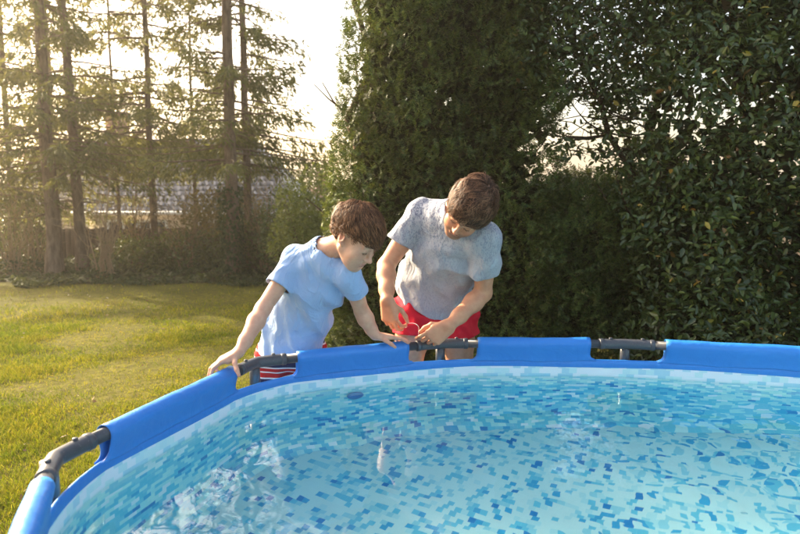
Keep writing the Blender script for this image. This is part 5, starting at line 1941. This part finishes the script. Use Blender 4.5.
def build_boy():
    Rs, Ls = at(296, 259, 2.50), at(349, 274, 2.42)
    Re, Le = at(263, 309, 2.395), at(362, 312, 2.535)
    J1, J2, J3 = CORN[1], CORN[2], CORN[3]
    d12, d23 = unit(J2 - J1), unit(J3 - J2)
    rp = J2 - d12 * 0.215                      # where the right hand holds the rim
    Rw = np.array([*(rp + np.array([0.045, 0.060])), RIM_Z + 0.080])
    lp = J2 + d23 * 0.50
    Lw = np.array([*(lp + np.array([0.005, 0.012])), RIM_Z + 0.064])
    pel = at(291, 350, 2.665); waist = at(296, 322, 2.635); chest = at(312, 284, 2.54); neck = at(323, 252, 2.46)
    HR, HL = at(275, 354, 2.68), at(309, 352, 2.69)
    hc = at(355, 238, 2.375)
    F, U, hs = (0.60, -0.36, -0.71), (0.54, -0.32, 0.78), 0.99
    A = unit(Ls - Rs)
    hipA = unit(HL - HR)
    KR = np.array([HR[0] - 0.03, 2.73, 0.40]); KL = np.array([HL[0] + 0.0, 2.74, 0.40])
    AR = np.array([KR[0] - 0.01, 2.78, 0.065]); AL = np.array([KL[0] + 0.02, 2.80, 0.065])
    root = empty('person', (pel[0], 2.76, 0))
    tag(root, 'boy in light blue T-shirt leaning with both hands on the pool rim', 'person')
    b = Body()
    b.add([Rc(HR, HL, 0.072, 0.072), Rc(pel, waist, 0.076, 0.074, (A, 1.2)), Rc(waist, chest, 0.078, 0.086, (A, 1.3)),
           Rc(chest, lerp(chest, neck, 0.65), 0.086, 0.062, (A, 1.35)), Rc(lerp(Rs, Ls, 0.06), lerp(Rs, Ls, 0.94), 0.042, 0.042)], 0.05)
    big, fine, cuts, w, M = head_prims(hc, F, U, hs, True)
    nk = w((0, -0.030, -0.050))
    b.add([Rc(lerp(chest, neck, 0.75), neck, 0.055, 0.050), Rc(neck, nk, 0.049, 0.047)], 0.03, 0.04)
    b.add(big, 0.028, 0.018)
    b.add(fine, 0.006, 0.007)
    for S_, E_, W_ in ((Rs, Re, Rw), (Ls, Le, Lw)):
        b.add([Rc(S_, lerp(S_, E_, 0.4), 0.042, 0.038), Rc(lerp(S_, E_, 0.4), E_, 0.038, 0.031),
               Rc(E_, lerp(E_, W_, 0.3), 0.031, 0.034), Rc(lerp(E_, W_, 0.3), lerp(E_, W_, 0.75), 0.034, 0.025), Rc(lerp(E_, W_, 0.75), W_, 0.025, 0.0205)], 0.018, 0.022)
    for H_, K_, A_, sg in ((HR, KR, AR, -1), (HL, KL, AL, 1)):
        toe = A_ + np.array([sg * 0.03, -0.125, -0.038])
        b.add([Rc(H_, lerp(H_, K_, 0.4), 0.068, 0.062), Rc(lerp(H_, K_, 0.4), K_, 0.063, 0.047), Rc(K_, lerp(K_, A_, 0.3), 0.045, 0.046), Rc(lerp(K_, A_, 0.3), A_, 0.046, 0.029)], 0.03, 0.03)
        b.add([Rc(A_ + [0, 0.03, -0.035], A_ + [0, -0.03, -0.03], 0.028, 0.030), Rc(A_ + [0, -0.02, -0.03], toe, 0.030, 0.018, ((1, 0, 0), 1.4))], 0.03, 0.03)
    # right hand grips the blue sleeve: fingers over the outside, thumb down the inside
    D = np.array([-0.86, -0.36, -0.34]); N = np.array([-0.05, -0.05, -1.0]); N = N - np.dot(N, unit(D)) * unit(D); T = np.cross(D, N)
    pa, fi, th = hand(Rw, D, N, T, 0.82, [(12, 34, 30), (14, 38, 30), (18, 40, 30), (22, 42, 30)], 0.34,
                      ((0.86, 0.30, 0.42), (0.72, 0.10, 0.68), (0.55, 0.02, 0.83)), 1.1)
    b.add(pa, 0.011, 0.014); b.add(fi, 0.0025, 0.004); b.add(th, 0.006, 0.008)
    tips = fi + th
    # left hand lies flat on the rim
    D = np.array([d23[0] + 0.05, d23[1] - 0.10, -0.16]); N = np.array([0.0, -0.12, -1.0]); N = N - np.dot(N, unit(D)) * unit(D); T = -np.cross(D, N)
    pa, fi, th = hand(Lw, D, N, T, 0.82, [(4, 14, 14), (2, 12, 14), (4, 14, 14), (10, 20, 16)], 0.22,
                      ((0.75, 0.60, 0.30), (0.45, 0.80, 0.40), (0.30, 0.80, 0.50)), 1.0)
    b.add(pa, 0.011, 0.014); b.add(fi, 0.0025, 0.004); b.add(th, 0.006, 0.008)
    tips += fi + th
    KN = [q.a for q in tips]
    for pr, k in cuts: b.sub(pr, k)
    V, Q = polygonise(b, 0.0030)
    V = relax(V, Q, 2, 0.4)
    base = (0.65, 0.37, 0.255)
    body = nobj('body', V, Q, m_skin('boy_skin', 0.45), root, smooth=True)
    col = head_colours(V, base, w, M, hs, hc, (0.52, 0.22, 0.19), None, (0.14, 0.08, 0.05))
    for pt in tips:
        f = np.clip(1 - np.linalg.norm(V - pt.b, axis=1) / 0.014, 0, 1)[:, None] * 0.5
        col = col * (1 - f) + np.array([base[0], base[1] * 0.72, base[2] * 0.7]) * f
    for pt in KN:
        f = np.clip(1 - np.linalg.norm(V - pt, axis=1) / 0.014, 0, 1)[:, None] * 0.45
        col = col * (1 - f) + np.array([base[0] * 0.93, base[1] * 0.76, base[2] * 0.72]) * f
    vcol(body, 'skin', col)
    slim(body, 0.34)
    nails(body, NAIL)
    def hl(p):
        z = np.interp(p[:, 1], [-0.12, -0.05, -0.028, 0.010, 0.040, 0.066, 0.09, 0.12], [-0.050, -0.044, 0.020, 0.036, 0.034, 0.060, 0.072, 0.08])
        return z - p[:, 2]
    crown = np.array([0.010, -0.070, 0.118])
    def flow(P, h, r):
        fw = np.clip((P[:, 1:2] + 0.05) / 0.1, 0, 1)
        return unit(unit(P - crown) + fw * np.array([0.25, 0.55, 0]) + (h[:, None] - 0.5) * np.array([0.7, 0.3, 0.2]) + r.normal(size=P.shape) * 0.10)
    hm = m_hair('boy_hair', (0.070, 0.029, 0.013), (0.27, 0.125, 0.058))
    face_details(body, b, w, M, hs, hm, MATS['lip_line'], True)
    hair_mesh(root, w, M, hs, hc, 7500, 6, lambda P: (0.046 + 0.040 * np.clip((P[:, 1] + 0.02) / 0.08, 0, 1) * np.clip(P[:, 2] / 0.08, 0, 1)) * (1 - 0.72 * np.clip((0.085 - P[:, 2]) / 0.04, 0, 1) * np.clip((np.abs(P[:, 0]) - 0.045) / 0.02, 0, 1)), crown, flow, 0.00095, hl, 0.22, hm, 0.012)
    # T-shirt, hanging loose
    up = unit(chest - pel)
    st = Body()
    hemc = at(290, 354, 2.63)
    st.add([Rc(hemc - up * 0.05, waist, 0.125, 0.112, (A, 1.20)), Rc(waist, chest, 0.112, 0.104, (A, 1.30)),
            Rc(chest, lerp(chest, neck, 0.62), 0.104, 0.072, (A, 1.38)), Rc(lerp(Rs, Ls, 0.05), lerp(Rs, Ls, 0.95), 0.054, 0.054),
            Rc(neck, lerp(neck, nk, 0.25), 0.066, 0.062)], 0.05)
    slv = [sleeve(Rs, Re, 0.56, 0.054, 0.056), sleeve(Ls, Le, 0.50, 0.054, 0.056)]
    for s_ in slv: st.add([s_], 0.0, 0.028)
    def raw(p, d):
        lw = np.clip((pel[2] + 0.30 - p[:, 2]) / 0.3, 0, 1)
        f = folds(p, A + 0.25 * up, 70, 0.014, 6, 1.5) * (0.25 + 0.75 * lw)
        f += folds(p, up * 0.9 + A * 0.5, 52, 0.013, 19, 1.8) * (0.35 + 0.65 * np.exp(-((p[:, 2] - waist[2] - 0.05) / 0.12) ** 2))
        f += 0.0025 * snoise(p, 40, 22)
        return d + f
    st._raw = raw
    cutn = lambda p: 0.060 - seg_dist(p, neck - unit(nk - neck) * 0.004, w((0, -0.02, 0.02)))[0]
    hd = unit(np.array([0.02, 0.05, 1.0]))
    cloth_mesh('t_shirt', st, 0.0050, m_shirt_blue(), root,
               [lambda p: -((p - hemc) @ hd) + 0.006 * np.sin((p @ A) * 34), cutn], 1, sleeves=slv, collar=(neck, 0.08, 0.0072))
    sh = Body()
    hR, hL = lerp(HR, KR, 0.72), lerp(HL, KL, 0.72)
    sh.add([Rc(HR, HL, 0.086, 0.086), Rc(pel, waist, 0.088, 0.084, (A, 1.15))], 0.04)
    sh.add([Rc(HR, lerp(HR, KR, 0.95), 0.080, 0.082)], 0.02, 0.035)
    sh.add([Rc(HL, lerp(HL, KL, 0.95), 0.080, 0.082)], 0.02, 0.02)
    sh._raw = lambda p, d: d + folds(p, (1.0, 0.4, 0.3), 60, 0.008, 5, 1.8) + 0.0025 * snoise(p, 40, 1)
    def cut_legs(p):
        left = p[:, 0] > (HR[0] + HL[0]) / 2
        return np.where(left, (p - hL) @ unit(hL - HL), (p - hR) @ unit(hR - HR))
    wt = lerp(pel, waist, 0.8)
    cloth_mesh('swim_trunks', sh, 0.0060, m_stripes(), root, [cut_legs, lambda p: (p - wt) @ up], 2)


def build_line(rt, lt):
    """thin translucent line held between the man's two hands"""
    rt, lt = np.array(rt), np.array(lt)
    t = np.linspace(0, 1, 24)[:, None]
    loop = rt * (1 - t) + lt * t + np.array([0.030, -0.012, 0.022]) * np.sin(np.pi * t) * (1 - 0.4 * t) + np.array([0.0, 0.006, 0]) * np.sin(3 * np.pi * t)
    mb = MB(); mb.tube(loop, 0.0011, 6)
    o = mb.build('thin_string', plain('translucent_line', (0.8, 0.8, 0.78), 0.2, 0.5, 0.05), None, True)
    c = 0.5 * (rt + lt)
    rebase(o, c)
    tag(o, 'thin pale string stretched between the hands of the man in red shorts', 'string')


RT, LT = build_man()
build_boy()
build_line(RT, LT)

# ------------------------------------------------------------------ hazy evening air
def build_haze():
    mb = MB()
    mb.box((0, 100, 4.6), (350, 330, 14.8))          # z from -2.8 to 12
    t = NT('hazy_air')
    v = t.n('ShaderNodeVolumePrincipled')
    v.inputs['Color'].default_value = (1.0, 0.94, 0.84, 1)
    v.inputs['Density'].default_value = 0.0021
    v.inputs['Anisotropy'].default_value = 0.55
    t.l(v.outputs[0], t.out.inputs['Volume'])
    o = mb.build('haze', t.m)
    tag(o, 'thin warm haze over the garden', 'haze', kind='stuff')


build_haze()
